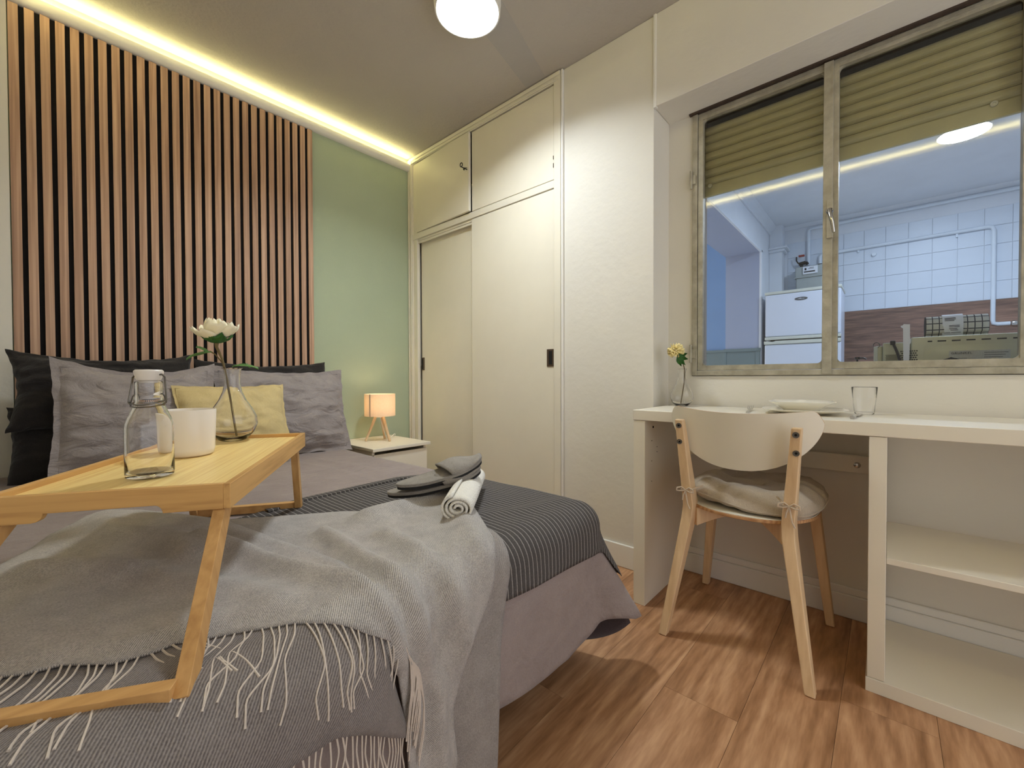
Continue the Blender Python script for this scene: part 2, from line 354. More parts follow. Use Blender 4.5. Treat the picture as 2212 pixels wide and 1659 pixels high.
# LED moulding along the ceiling
prof_led = [(0, 2.362), (.014, 2.362), (.026, 2.37), (.034, 2.384), (.034, 2.404), (.032, 2.407), (.030, 2.406), (.029, 2.388), (0, 2.388)]
M['led'] = emis('led_warm_white', (255, 245, 172), LED)
def strip(a, b, parent, f, pr_):
    """LED tape: white carrier, glowing face tilted up and into the room"""
    mb = MB().prism(pr_, a, b, f); mb.mi = [0, 0, 0, 1, 0]
    o = mb.build('led_strip', ['plaster', 'led'], parent); o['label'] = 'glowing warm yellow strip'; return o
t = tag(MB().prism(prof_led, -1.864, -.011, lambda p, q, h: (p, h, q)).build('led_moulding', 'plaster', bevel=.003), 'long white ceiling moulding with glowing warm LED strip above the wooden slats', 'moulding')
strip(-1.845, -.02, t, lambda p, q, h: (p, h, q), [(.004, 2.3885), (.0105, 2.3885), (.004, 2.409)])
f2 = lambda p, q, h: (h, WC + .075 + p, q)
t = tag(MB().prism([(-.074, 2.362)] + prof_led[1:7] + [(.029, 2.396), (-.074, 2.396)], .04, XR - .1, f2).build('led_moulding', 'plaster', bevel=.003), 'white ceiling ledge with warm LED strip on the wall beside the camera, reflected in the window', 'moulding')
strip(.06, XR - .1, t, f2, [(-.02, 2.3965), (.024, 2.3965), (-.02, 2.414)])

# ceiling lamp
M['lampglow'] = emis('lamp_cool_white', (246, 250, 255), LAMP)
cl = thing('ceiling_lamp', 'round flat glowing cool white lamp on the ceiling', 'lamp', (1.288, -.604, CE))
MB().lathe([(.0, CE), (.136, CE), (.138, CE - .03), (.134, CE - .066), (.128, CE - .068), (.127, CE - .06), (.0, CE - .06)], (1.288, -.604, 0), 48).build('lamp_frame', 'plaster', cl, smooth=True)
MB().lathe([(.0, CE - .070), (.10, CE - .070), (.124, CE - .068), (.1265, CE - .062), (0, CE - .061)], (1.288, -.604, 0), 48).build('diffuser', 'lampglow', cl, smooth=True)

al = bpy.data.lights.new('ceiling_lamp_light', 'AREA'); al.shape = 'DISK'; al.size = .25; al.energy = LAMP_W; al.color = (.87, .945, 1.0); al.spread = 2.5
ao = bpy.data.objects.new('ceiling_lamp_light', al); COL.objects.link(ao); ao.parent = cl; ao.location = (0, 0, -.0715)

# ------------------------------------------------------------ slatted wall panel
t = thing('slat_panel', 'tall walnut slatted acoustic panel on black felt behind the bed', 'wall panel', (0, -1.28, 0.35))
y0, y1, n = -1.862, -.697, 28; wd = .0272; pt = (y1 - y0 - wd) / (n - 1)
box('backing', (.001, y0, .30), (.009, y1, 2.358), 'felt', t)
sm_ = None
for k in range(n):
    if sm_ is None: sm_ = MB().box((.009, y0, .30), (.018, y0 + wd, 2.358)).build('slat', 'slat', t, bevel=.0008, seg=1)
    else:
        c = sm_.copy(); COL.objects.link(c); c.location.y += pt * k

# ------------------------------------------------------------ built-in wardrobe
t = thing('wardrobe', 'built-in cream wardrobe with two sliding doors and two upper doors', 'wardrobe', (.67, 0, 0))
fr = MB().box((.001, -.012, 0), (.05, .5, CE - .002)).box((1.292, -.012, 0), (1.335, .5, CE - .002)).box((.05, -.010, 1.865), (1.292, .5, 1.905)).box((.05, -.012, 2.40), (1.292, .5, CE - .002)).box((.05, -.01, 0), (1.292, .5, .05))
fr.box((.05, .48, .05), (1.292, .5, 2.42))
fr.box((.05, -.004, 0), (.094, .02, 2.40)); 
fr.build('carcass_frame', 'gloss_white', t, bevel=.003)
MB().box((.004, -.020, 0.0), (.020, -.012, 2.44)).box((.03, -.018, 0), (.042, -.012, 2.43)).box((.02, -.020, 2.424), (1.335, -.012, 2.444)).box((.042, -.018, 2.404), (1.32, -.012, 2.412)).build('frame_moulding', 'gloss_white', t, bevel=.002)
MB().box((1.338, -.014, 0), (1.350, .0, CE - .002)).build('edge_trim', 'plaster', t, bevel=.003)
# tracks visible above the rear sliding door
MB().box((.094, .004, 1.835), (.68, .012, 1.850)).box((.094, .0, 1.850), (.68, .1, 1.864)).build('door_track', 'gloss_white', t, bevel=.001)
d = box('sliding_door', (.097, .030, .052), (.70, .048, 1.848), 'gloss_white', t, .002)
MB().box((.100, .024, .935), (.128, .0305, 1.026)).build('pull_plate', 'brown_metal', d, bevel=.001)
MB().box((.104, .0232, .943), (.118, .0242, 1.018)).build('pull_recess', 'sole', d)
d = box('sliding_door', (.662, -.006, .052), (1.290, .012, 1.861), 'gloss_white', t, .002)
MB().box((1.244, -.0095, .938), (1.287, -.006, 1.030)).build('pull_plate', 'brown_metal', d, bevel=.001)
MB().box((1.258, -.0105, .949), (1.279, -.0096, 1.020)).build('pull_recess', 'sole', d)
d = box('upper_door', (.668, -.008, 1.909), (1.290, .010, 2.392), 'gloss_white', t, .002)
mb = MB().box((.097, -.010, 1.909), (.662, .008, 2.392), rz=-.032, c=(.097, -.01)); d = mb.build('upper_door', 'gloss_white', t, bevel=.002)
d['label'] = 'upper left door, standing slightly ajar'
kx, ky, kz = .655, -.035, 2.158
k_ = MB().tube([(kx, ky, kz), (kx, ky - .045, kz)], .0028, 8)
k_.tube([(kx + .010 * math.cos(a), ky - .047, kz + .012 + .012 * math.sin(a)) for a in [2 * PI * j / 14 for j in range(15)]], .0028, 6)
k_.box((kx - .002, ky - .03, kz - .012), (kx + .002, ky - .022, kz)).tube([(kx, ky - .03, kz), (kx + .022, ky - .02, kz - .004)], .002, 6)
o = k_.build('key', 'black', d); o['label'] = 'dark key hanging in the lock'
for px_, pz in ((1.3, 1.99), (1.3, 1.955)): pass
for a_, b_ in ((1.97, 1.992), (2.012, 2.030)): MB().box((1.287, -.0108, a_), (1.292, -.0085, b_)).build('hinge', 'brown_metal', t)

# ------------------------------------------------------------ drape maths shared by the bed linen
ZB = .495; UF = 1.95; VR = -.67; RB = .06; U0 = UF - RB; V0 = VR - RB
def sm(t): t = max(0., min(1., t)); return t * t * (3 - 2 * t)
def u0f(v): return U0 + .075 * sm((-1.30 - v) / .25)
def drape(u, v, off=0., ruf=1.):
    U0 = u0f(v)
    du = max(0., u - U0); dv = max(0., v - V0); bx = min(u, U0); by = min(v, V0); s = math.hypot(du, dv)
    if s < 1e-9: return (bx, by, ZB + off)
    c, sn = du / s, dv / s; q = PI * RB / 2
    if s < q: a = s / RB; o = RB * math.sin(a); d = RB * (1 - math.cos(a))
    else:
        e = s - q; a = PI / 2; k = (2 * c * sn) ** 2; fl = .05 + .5 * k * e / (e + .06)
        if c > .999: fl += ruf * .05 * math.sin(v * 11 + .8) * sm((V0 - v) / .3 + .2)
        if sn > .999: fl += ruf * .06 * math.sin(u * 9)
        o = RB + fl * e; d = RB + e * (1 - .08 * k)
    return (bx + (o + off * math.sin(a)) * c, by + (o + off * math.sin(a)) * sn, ZB - d + off * math.cos(a))
def seg_d(p, a, b):
    ax, ay = a; bx, by = b; dx, dy = bx - ax, by - ay; L = dx * dx + dy * dy
    t = 0 if L == 0 else max(0, min(1, ((p[0] - ax) * dx + (p[1] - ay) * dy) / L)); qx, qy = ax + t * dx, ay + t * dy
    return math.hypot(p[0] - qx, p[1] - qy), (qx, qy)
def inside(p, poly):
    c = False; n = len(poly); j = n - 1
    for i in range(n):
        if (poly[i][1] > p[1]) != (poly[j][1] > p[1]) and p[0] < (poly[j][0] - poly[i][0]) * (p[1] - poly[i][1]) / (poly[j][1] - poly[i][1]) + poly[i][0]: c = not c
        j = i
    return c
def cloth(name, m, parent, poly, disp, res=.012, thick=.003, base=.006, edge=.03):
    """sheet cut to a polygon in unfolded bed coordinates and draped over the bed; disp(u,v) is the extra height of its folds"""
    us = [p[0] for p in poly]; vs = [p[1] for p in poly]; u0, u1, v0, v1 = min(us) - res, max(us) + res, min(vs) - res, max(vs) + res
    nx = int((u1 - u0) / res) + 1; ny = int((v1 - v0) / res) + 1
    P = {}; faces = []
    for j in range(ny):
        for i in range(nx):
            if inside((u0 + (i + .5) * res, v0 + (j + .5) * res), poly): faces.append((i, j))
    fset = set(faces); used = {}
    for i, j in faces:
        for a, b in ((0, 0), (1, 0), (1, 1), (0, 1)): used.setdefault((i + a, j + b), 0); used[(i + a, j + b)] += 1
    segs = [(poly[k], poly[(k + 1) % len(poly)]) for k in range(len(poly))]
    idx = {}; V = []; UV = []
    for (i, j), cnt in used.items():
        p = (u0 + i * res, v0 + j * res)
        best = min((seg_d(p, a, b) for a, b in segs), key=lambda z: z[0])
        if cnt < 4: p = best[1]; de = 0
        else: de = best[0]
        k = sm(de / edge); h = base + disp(p[0], p[1]) * k
        idx[(i, j)] = len(V); V.append(drape(p[0], p[1], h)); UV.append(p)
    mb = MB(); mb.add(V, [tuple(idx[(i + a, j + b)] for a, b in ((0, 0), (1, 0), (1, 1), (0, 1))) for i, j in faces])
    return mb.build(name, m, parent, smooth=True, uvs=UV, solid=thick, sharp=0)
def ridge(u, v, path, width, h):
    d = min(seg_d((u, v), path[k], path[k + 1])[0] for k in range(len(path) - 1)); return h * math.exp(-(d / width) ** 2)
def nz(u, v, s, seed=0): return noise.noise(Vector((u * s, v * s, seed)))
def smooth_poly(poly, it=1):
    for _ in range(it):
        r = []
        for k in range(len(poly)):
            a, b = poly[k], poly[(k + 1) % len(poly)]; r += [(a[0] * .75 + b[0] * .25, a[1] * .75 + b[1] * .25), (a[0] * .25 + b[0] * .75, a[1] * .25 + b[1] * .75)]
        poly = r
    return poly

# ------------------------------------------------------------ bed
bed = thing('bed', 'double bed under grey brown bedspread, against the slatted wall', 'bed', (1.0, -1.27, 0))
mb = MB().box((.04, WC + .012, .26), (1.90, VR - .03, ZB - .012)); mb.build('mattress', 'spread', bed, bevel=.04, seg=4)
box('bed_base', (.05, WC + .02, .14), (1.86, VR - .06, .26), 'charcoal', bed, .005)
for x_, y_ in ((.12, WC + .1), (.12, VR - .14), (1.78, WC + .1), (1.78, VR - .14)): MB().lathe([(0, 0), (.022, 0), (.028, .14), (0, .14)], (x_, y_, 0), 16).build('leg', 'black', bed)
# bedspread
hem = [(.045, WC + .006), (2.28, WC + .006), (2.265, -1.40), (2.247, -1.15), (2.262, -1.02), (2.288, -.87), (2.27, -.76), (2.235, -.64), (2.21, -.52), (2.17, -.44), (2.10, -.36), (1.98, -.31), (1.6, -.305), (1.0, -.30), (.50, -.30), (.50, -.69), (.045, -.69)]
def d_spread(u, v):
    top = 1 - sm((u - 1.85) / .1)
    a = .0045 * nz(u * 2.2, v * 7, 1.0, 3) + .003 * nz(u * 5, v * 16, 1.0, 5)
    a += .004 * sum(math.exp(-((v - v0 - .10 * (u - .6) - .012 * math.sin(u * 9)) / .010) ** 2) for v0 in (-.93, -1.02)) * math.exp(-((u - .75) / .5) ** 2)
    return max(-.002, min(.006, (a + .001)))
bs = cloth('bedspread', 'spread', None, hem, d_spread, .014, .002, .003, .02)
tag(bs, 'smooth grey brown bedspread covering the bed and hanging over its foot', 'bedspread')
# inner side drop of the bedspread, seen below the flared corner
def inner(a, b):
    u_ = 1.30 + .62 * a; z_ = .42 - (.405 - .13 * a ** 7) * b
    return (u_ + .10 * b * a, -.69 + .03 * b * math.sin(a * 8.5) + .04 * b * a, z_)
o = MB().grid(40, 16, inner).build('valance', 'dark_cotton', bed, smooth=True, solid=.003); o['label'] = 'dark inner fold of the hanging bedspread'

# pinstripe throw
sp = [(1.268, -.40), (1.27, -.60), (1.285, -.80), (1.232, -.92), (1.24, -1.09), (1.25, -1.27), (1.287, -1.392), (1.33, -1.55), (1.50, -1.60), (2.0, -1.56), (2.03, -1.40), (2.03, -1.12), (2.038, -1.02), (2.043, -.88), (2.05, -.74), (2.045, -.66), (2.075, -.60), (2.08, -.545), (2.02, -.50), (1.95, -.44), (1.85, -.40), (1.6, -.40)]
def d_str(u, v): return .002 + .0025 * nz(u, v, 5, 1) + .0015 * nz(u * 2, v, 11, 4) + ridge(u, v, [(1.75, -1.08), (1.84, -.86), (1.86, -.76)], .03, .004)
st = cloth('striped_throw', 'stripe', None, sp, d_str, .010, .002, .0125, .02)
tag(st, 'charcoal throw with thin pale pinstripes laid across the foot of the bed', 'throw')
ed = MB()
pth = [(1.275, -.62), (1.285, -.80), (1.236, -.92), (1.242, -1.09), (1.252, -1.27), (1.287, -1.392)]
P2 = []
for k in range(len(pth) - 1):
    for j in range(10): a = j / 10; P2.append((pth[k][0] * (1 - a) + pth[k + 1][0] * a, pth[k][1] * (1 - a) + pth[k + 1][1] * a))
vsE = []; UVE = []
for a_, b_ in P2:
    for dd, hh in ((-.001, .010), (.0, .0165), (.02, .0185), (.034, .0185), (.036, .014)):
        vsE.append(drape(a_ + dd, b_, hh + .002)); UVE.append((a_ + dd, b_))
ed.add(vsE, [(r_ * 5 + c, r_ * 5 + c + 1, (r_ + 1) * 5 + c + 1, (r_ + 1) * 5 + c) for r_ in range(len(P2) - 1) for c in range(4)])
ed.build('hem', 'stripe', st, smooth=True, uvs=UVE)

# wool throw: four overlapping folds
wt = thing('wool_throw', 'light grey wool throw with cream fringe, crumpled over the foot of the bed', 'throw', (1.9, -1.5, .5))
s4 = [(1.72, -1.03), (1.80, -1.055), (1.90, -1.082), (1.94, -1.094), (2.02, -1.126), (2.098, -1.148), (2.207, -1.161), (2.346, -1.177), (2.362, -1.33), (2.0, -1.33), (1.8, -1.25)]
s1 = [(1.33, -1.50), (1.359, -1.45), (1.409, -1.386), (1.497, -1.255), (1.57, -1.19), (1.586, -1.09), (1.572, -.97), (1.633, -.949), (1.74, -1.00), (1.851, -1.070), (1.91, -1.109), (1.959, -1.155), (2.01, -1.19), (2.06, -1.225), (2.118, -1.262), (2.163, -1.28), (2.20, -1.28), (2.27, -1.272), (2.34, -1.30), (2.345, -1.385), (2.15, -1.398), (2.05, -1.42), (1.95, -1.50), (1.9, -1.62), (1.6, -1.58)]
s3 = [(1.93, -1.40), (2.01, -1.452), (2.072, -1.43), (2.128, -1.408), (2.150, -1.408), (2.131, -1.447), (2.1, -1.5), (2.08, -1.544), (2.08, -1.561), (2.08, -1.59), (2.075, -1.65), (2.07, WC + .012), (1.72, WC + .012), (1.80, -1.6)]
s2 = [(1.45, WC + .012), (1.365, -1.849), (1.29, -1.81), (1.21, -1.785), (1.14, -1.745), (1.085, -1.72), (1.075, -1.67), (1.13, -1.62), (1.25, -1.56), (1.375, -1.501), (1.52, -1.475), (1.615, -1.46), (1.74, -1.435), (1.83, -1.42), (1.91, -1.43), (1.993, -1.412), (2.035, -1.388), (2.03, -1.40), (2.0, -1.421), (2.003, -1.441), (1.998, -1.479), (1.99, -1.499), (1.975, -1.54), (1.956, -1.575), (1.934, -1.613), (1.912, -1.655), (1.896, -1.68), (1.90, -1.70), (1.888, -1.74), (1.845, -1.78), (1.835, -1.81), (1.82, -1.83), (1.81, WC + .012)]
def d4(u, v): return .002 + .002 * math.sin(v * 60) * sm((u - 1.9) / .1)
def d1(u, v):
    h = .004 + .004 * nz(u, v, 6, 11) + .002 * nz(u, v, 16, 12)
    h += ridge(u, v, [(1.616, -1.25), (1.60, -1.12), (1.60, -1.0)], .035, .028) + ridge(u, v, [(1.66, -1.0), (1.80, -1.09), (1.92, -1.17)], .028, .016)
    h += ridge(u, v, [(1.64, -1.37), (1.863, -1.383), (1.966, -1.371), (2.104, -1.327), (2.247, -1.318)], .022, .022) + ridge(u, v, [(1.75, -1.28), (1.92, -1.285), (2.04, -1.25), (2.116, -1.23)], .025, .018)
    h += ridge(u, v, [(1.95, -1.44), (2.1, -1.42), (2.3, -1.40)], .02, .022)
    h -= ridge(u, v, [(1.739, -1.13), (1.84, -1.22), (1.97, -1.32), (2.2, -1.37)], .02, .010)
    return max(h, 0)
def d3(u, v): return .002 + .004 * nz(u, v, 6, 21) + ridge(u, v, [(1.99, -1.42), (2.07, -1.46), (2.10, -1.50)], .03, .012) * 0.6
def d2(u, v):
    h = .008 + .007 * nz(u, v, 5, 31) + .0025 * nz(u, v, 14, 32)
    h += ridge(u, v, [(1.53, -1.85), (1.468, -1.811), (1.50, -1.76), (1.60, -1.69)], .03, .02)
    h += ridge(u, v, [(1.52, -1.57), (1.66, -1.535), (1.80, -1.51), (1.904, -1.47), (1.985, -1.41)], .022, .022)
    h += ridge(u, v, [(1.20, -1.70), (1.32, -1.69), (1.433, -1.623), (1.602, -1.60)], .03, .016)
    h -= ridge(u, v, [(1.449, -1.56), (1.665, -1.49), (1.85, -1.455)], .02, .014)
    h += ridge(u, v, [(1.66, -1.66), (1.80, -1.60), (1.90, -1.56)], .03, .012)
    return max(h, 0)
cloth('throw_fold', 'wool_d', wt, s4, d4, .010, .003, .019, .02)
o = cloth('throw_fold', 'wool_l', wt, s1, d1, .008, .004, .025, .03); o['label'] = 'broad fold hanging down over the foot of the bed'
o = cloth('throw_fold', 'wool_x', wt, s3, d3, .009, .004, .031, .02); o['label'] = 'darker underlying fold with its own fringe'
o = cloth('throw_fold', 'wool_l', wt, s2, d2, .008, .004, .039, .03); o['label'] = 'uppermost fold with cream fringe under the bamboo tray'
# fringe strands follow the cloth below them
def strand(pts, hs, r=.0013):
    P = []
    for k in range(len(pts) - 1):
        for j in range(5):
            a = j / 5; u = pts[k][0] * (1 - a) + pts[k + 1][0] * a; v = pts[k][1] * (1 - a) + pts[k + 1][1] * a
            P.append((u, v, hs[k] * (1 - a) + hs[k + 1] * a))
    P.append((pts[-1][0], pts[-1][1], hs[-1]))
    Q = [P[0]] + [tuple((P[i - 1][c] + P[i][c] * 2 + P[i + 1][c]) / 4 for c in range(3)) for i in range(1, len(P) - 1)] + [P[-1]]
    W = [Vector(drape(q[0], max(q[1], WC + .012), q[2])) for q in Q]
    MB().tube(W, [r] * (len(W) - 1) + [r * 1.25], 5).build('fringe_strand', 'yarn', wt, smooth=True)
def along(path, n, jit=.002):
    L = [0]
    for k in range(len(path) - 1): L.append(L[-1] + math.dist(path[k], path[k + 1]))
    out = []
    for i in range(n):
        s = L[-1] * (i + .5) / n
        k = max(j for j in range(len(L) - 1) if L[j] <= s + 1e-9); a = (s - L[k]) / (L[k + 1] - L[k])
        out.append((path[k][0] * (1 - a) + path[k + 1][0] * a, path[k][1] * (1 - a) + path[k + 1][1] * a))
    return out
rg = random.Random(3)
e2 = [(1.82, -1.83), (1.835, -1.81), (1.845, -1.78), (1.888, -1.74), (1.90, -1.70), (1.896, -1.68), (1.912, -1.655), (1.934, -1.613), (1.956, -1.575), (1.975, -1.54), (1.99, -1.499), (1.998, -1.479), (2.003, -1.441), (2.0, -1.421)]
st2 = along(e2, 44)
for i, (u, v) in enumerate(st2):
    f = i / 44
    if f < .30: du, dv = .085 * (1 + .2 * rg.random()), -.045 - .03 * rg.random()
    elif f < .45: du, dv = .06 + .03 * rg.random(), .02 + .02 * rg.random()
    elif f < .70: du, dv = .062 + .015 * rg.random(), -.050 - .02 * rg.random()
    else: du, dv = .060 + .02 * rg.random(), -.012 + .04 * (rg.random() - .5)
    b = .012 * (rg.random() - .5) * 2
    n_ = math.hypot(du, dv); px_, py_ = -dv / n_, du / n_
    pts = [(u - .004, v), (u + du * .2 + px_ * b * .4, v + dv * .12 + py_ * b * .4), (u + du * .5 + px_ * b, v + dv * .45 + py_ * b), (u + du * .8 - px_ * b * .3, v + dv * .85 - py_ * b * .3), (u + du, v + dv)]
    strand(pts, [.039, .037, .035, .035, .035])
for i in range(22):       # tassels falling along the right end of the upper fold
    f = i / 21; u = 2.040 - .03 * (1 - f) * 1.0; v = -1.392 - .025 * (1 - f)
    L = .09 + .09 * rg.random(); sx = (rg.random() - .5) * .02
    pts = [(u - .01, v), (u + .012, v + .012 + .01 * rg.random()), (u + L * .4, v + .022 + sx), (u + L * .7, v + .018 + sx * 1.6), (u + L, v + .012 + sx)]
    strand(pts, [.040, .040, .040, .038, .034])
e3 = [(2.150, -1.410), (2.131, -1.447), (2.1, -1.5), (2.08, -1.544), (2.08, -1.561), (2.08, -1.59), (2.075, -1.65)]
for i, (u, v) in enumerate(along(e3, 30)):
    b = .006 * (rg.random() - .5) * 2; L = .075 + .015 * rg.random()
    strand([(u - .004, v), (u + L * .3, v + b), (u + L * .65, v - b), (u + L, v + b * .5 + .004)], [.031, .029, .029, .029])

# ------------------------------------------------------------ pillows
def pillow(name, m, c, ax, ay, w, h, th, label, cat='pillow', flange=.0, sag=.0, seed=0, wr=.012, parent=None, group=None, pinch=.06):
    """c centre; ax, ay unit vectors along width and height; thickness along their cross product"""
    c = Vector(c); ax = Vector(ax).normalized(); ay = Vector(ay); ay = (ay - ax * ay.dot(ax)).normalized(); az = ax.cross(ay)
    N = 44; vs = []; fs = []
    def pt(i, j, sgn):
        x, y = i / N * 2 - 1, j / N * 2 - 1
        fx = 1 - flange * 2 / w; fy = 1 - flange * 2 / h
        X, Y = min(1, abs(x) / fx), min(1, abs(y) / fy)
        t = ((1 - X ** 2.6) * (1 - Y ** 2.6)) ** .55
        px_ = x * (1 - pinch * (1 - abs(y) ** 1.6) * abs(x) ** 3); py_ = y * (1 - pinch * (1 - abs(x) ** 1.6) * abs(y) ** 3)
        sg = -sag * (1 - x * x) * max(0, y) ** 1.2
        wn = wr * t ** .5 * (nz(x * 1.2 + seed, y * 2.4, 2.2, seed) + .5 * nz(x * 3 + y, y * 5, 2, seed + 9)) * (1 if sgn > 0 else .4)
        cw = wr * .35 * math.sin(seed + (abs(x) * 7 - abs(y) * 5) * 2.2) * math.exp(-((1 - X) + (1 - Y)) * 3) * t ** .3
        p = c + ax * (px_ * w / 2 + .004 * nz(y * 3, seed, 2, 1)) + ay * (py_ * h / 2 + sg + .006 * nz(x * 3, seed + 4, 2, 1)) + az * (sgn * (th / 2 * t + .0015) + wn + cw + .010 * nz(x * 2, y * 2, 1.5, seed + 30))
        return p
    for sgn in (1, -1):
        for j in range(N + 1):
            for i in range(N + 1): vs.append(pt(i, j, sgn))
    K = (N + 1) ** 2
    for j in range(N):
        for i in range(N):
            a = j * (N + 1) + i; fs.append((a, a + 1, a + N + 2, a + N + 1)); fs.append((K + a, K + a + N + 1, K + a + N + 2, K + a + 1))
    bd = [(i, 0) for i in range(N)] + [(N, j) for j in range(N)] + [(N - i, N) for i in range(N)] + [(0, N - j) for j in range(N)]
    bi = [j * (N + 1) + i for i, j in bd]
    for k in range(len(bi)): a, b = bi[k], bi[(k + 1) % len(bi)]; fs.append((a, K + a, K + b, b))
    mb = MB(); mb.add(vs, fs); UV = []
    for sgn in (1, -1):
        for j in range(N + 1):
            for i in range(N + 1): UV.append((i / N * w, j / N * h))
    o = mb.build(name, m, parent, smooth=True, uvs=UV)
    tag(o, label, cat, group)
    if flange:
        sv = []; fx = 1 - flange * 2 / w; fy = 1 - flange * 2 / h
        loop = [(-fx + 2 * fx * k / 30, -fy) for k in range(30)] + [(fx, -fy + 2 * fy * k / 30) for k in range(30)] + [(fx - 2 * fx * k / 30, fy) for k in range(30)] + [(-fx, fy - 2 * fy * k / 30) for k in range(31)]
        for x, y in loop: sv.append(pt((x + 1) / 2 * N, (y + 1) / 2 * N, 1) + az * .002)
        MB().tube(sv, .0016, 5).build('seam', m, o, smooth=True)
    return o
Y = (0, 1, 0)
pillow('pillow', 'charcoal', (.22, -1.60, .84), Y, (-.35, 0, 1), .56, .32, .15, 'charcoal pillow leaning at the upper left against the wooden slats', seed=2, sag=.03, pinch=.10)
pillow('pillow', 'charcoal', (.20, -1.00, .772), Y, (-.30, 0, 1), .62, .42, .13, 'charcoal pillow at the right against the wooden slats', seed=5, sag=.02)
pillow('pillow', 'charcoal', (.21, -1.64, .635), Y, (-.40, 0, 1), .48, .30, .15, 'charcoal pillow at the far left under the other leaning charcoal pillow', seed=8)
pillow('pillow', 'greylinen', (.40, -1.53, .735), (.0, 1, -.03), (-.30, .0, 1), .50, .46, .13, 'large grey linen pillow leaning at the left, nearest the tray', flange=.028, seed=11, sag=.04, wr=.016)
pillow('pillow', 'greylinen', (.34, -.97, .715), (.0, 1, -.02), (-.32, -.10, 1), .62, .46, .13, 'large grey linen pillow leaning at the right beside the nightstand', flange=.026, seed=14, sag=.015, wr=.016)
pillow('cushion', 'beige', (.50, -1.235, .70), Y, (-.42, -.12, 1), .42, .33, .11, 'small beige cushion between the two grey linen pillows', 'cushion', flange=.012, seed=17, wr=.006)

# ------------------------------------------------------------ nightstand and table lamp
ns = thing('nightstand', 'small white nightstand with a thin overhanging top, in the corner by the wardrobe', 'nightstand', (.22, -.38, 0))
box('top', (.004, -.578, .468), (.475, -.185, .486), 'melamine', ns, .002)
MB().box((.01, -.565, 0), (.44, -.549, .466)).box((.01, -.214, 0), (.44, -.198, .466)).box((.01, -.549, .02), (.02, -.214, .466)).box((.02, -.549, .02), (.43, -.214, .04)).build('body', 'melamine', ns, bevel=.001)
box('drawer', (.442, -.562, .245), (.458, -.201, .448), 'melamine', ns, .002)
box('drawer', (.442, -.562, .03), (.458, -.201, .24), 'melamine', ns, .002)
tl = thing('table_lamp', 'small glowing table lamp with round fabric shade on three wooden legs', 'lamp', (.20, -.37, .486))
LX, LY = .20, -.37
M['bulb'] = emis('bulb_warm', (255, 214, 160), 14)
sh = MB()
N = 64
for rr in (.0935, .0925):
    pass
MB().lathe([(.0935, .643), (.0935, .780), (.0915, .780), (.0915, .643), (.0935, .643)], (LX, LY, 0), 64).build('lamp_shade', 'shade', tl, smooth=False)
a0 = math.radians(-72)
MB().prism([(LX + .0942 * math.cos(a0 + k * .03), LY + .0942 * math.sin(a0 + k * .03)) for k in range(4)] + [(LX + .0935 * math.cos(a0 + k * .03), LY + .0935 * math.sin(a0 + k * .03)) for k in (3, 2, 1, 0)], .643, .780).build('shade_seam', 'cord', tl)
for g in (math.radians(-110), math.radians(10), math.radians(130)):
    MB().bar((LX + .022 * math.cos(g), LY + .022 * math.sin(g), .648), (LX + .088 * math.cos(g), LY + .088 * math.sin(g), .487), .020, .016, (-math.sin(g), math.cos(g), 0), (.013, .012)).build('leg', 'birch', tl, bevel=.003)
MB().lathe([(0, .634), (.03, .634), (.03, .650), (.016, .656), (.016, .69), (0, .69)], (LX, LY, 0), 24).build('socket', 'plaster', tl, smooth=True)
MB().lathe([(0, .688), (.012, .690), (.024, .705), (.027, .72), (.022, .737), (.010, .747), (0, .749)], (LX, LY, 0), 24).build('bulb', 'bulb', tl, smooth=True)
MB().tube([(LX + .0, LY, .636), (LX - .005, LY + .012, .60), (LX - .01, LY + .03, .55), (LX - .03, LY + .06, .50), (LX - .05, LY + .09, .489), (LX - .06, LY + .12, .492), (LX - .05, LY + .135, .51), (LX - .06, LY + .15, .505), (LX - .09, LY + .16, .489), (LX - .15, LY + .17, .489)], .0022, 6).build('cable', 'plaster', tl, smooth=True)
ld = bpy.data.lights.new('bulb_light', 'POINT'); ld.energy = 1.8; ld.color = (1, .80, .55); ld.shadow_soft_size = .03
lo = bpy.data.objects.new('bulb_light', ld); COL.objects.link(lo); lo.parent = tl; lo.location = (0, 0, .235)

# ------------------------------------------------------------ bamboo tray
TA = Vector((1.845, -1.603, .721)); TU = Vector((-.8466, .5322, .008)).normalized(); TV = Vector((-.5322, -.8466, 0))
def T(u, v, z=0): return TA + TU * u + TV * v + Vector((0, 0, z))
TL, TW = .58, .298
tr = thing('bed_tray', 'bamboo breakfast tray with folding legs standing on the bed', 'tray', T(.29, .15, -.22))
def tbox(mb, u0, v0, z0, u1, v1, z1):
    vs = [T(u, v, z) for z in (z0, z1) for v in (v0, v1) for u in (u0, u1)]
    return mb.add(vs, [(0, 2, 3, 1), (4, 5, 7, 6), (0, 1, 5, 4), (2, 6, 7, 3), (0, 4, 6, 2), (1, 3, 7, 5)])
def tbuild(mb, name, m, **k):
    """build in tray-aligned object axes so the grain runs along the board"""
    o = mb.build(name, m, tr, **k)
    R = Matrix.Rotation(math.atan2(TU.y, TU.x), 3, 'Z'); o.data.transform(R.inverted().to_4x4()); o.rotation_euler = (0, 0, math.atan2(TU.y, TU.x)); return o
tbuild(tbox(MB(), .008, .008, -.018, TL - .008, TW - .008, -.009), 'tray_top', wood('bamboo_board', (226, 186, 108), (255, 232, 164), 0, 70, .38, .06, .05, .02, fine=190), bevel=0)
tbuild(tbox(MB(), 0, 0, -.038, TL, .010, 0), 'side_rail', 'bamboo_side', bevel=.001)
tbuild(tbox(MB(), 0, TW - .010, -.038, TL, TW, 0), 'side_rail', 'bamboo_side', bevel=.001)
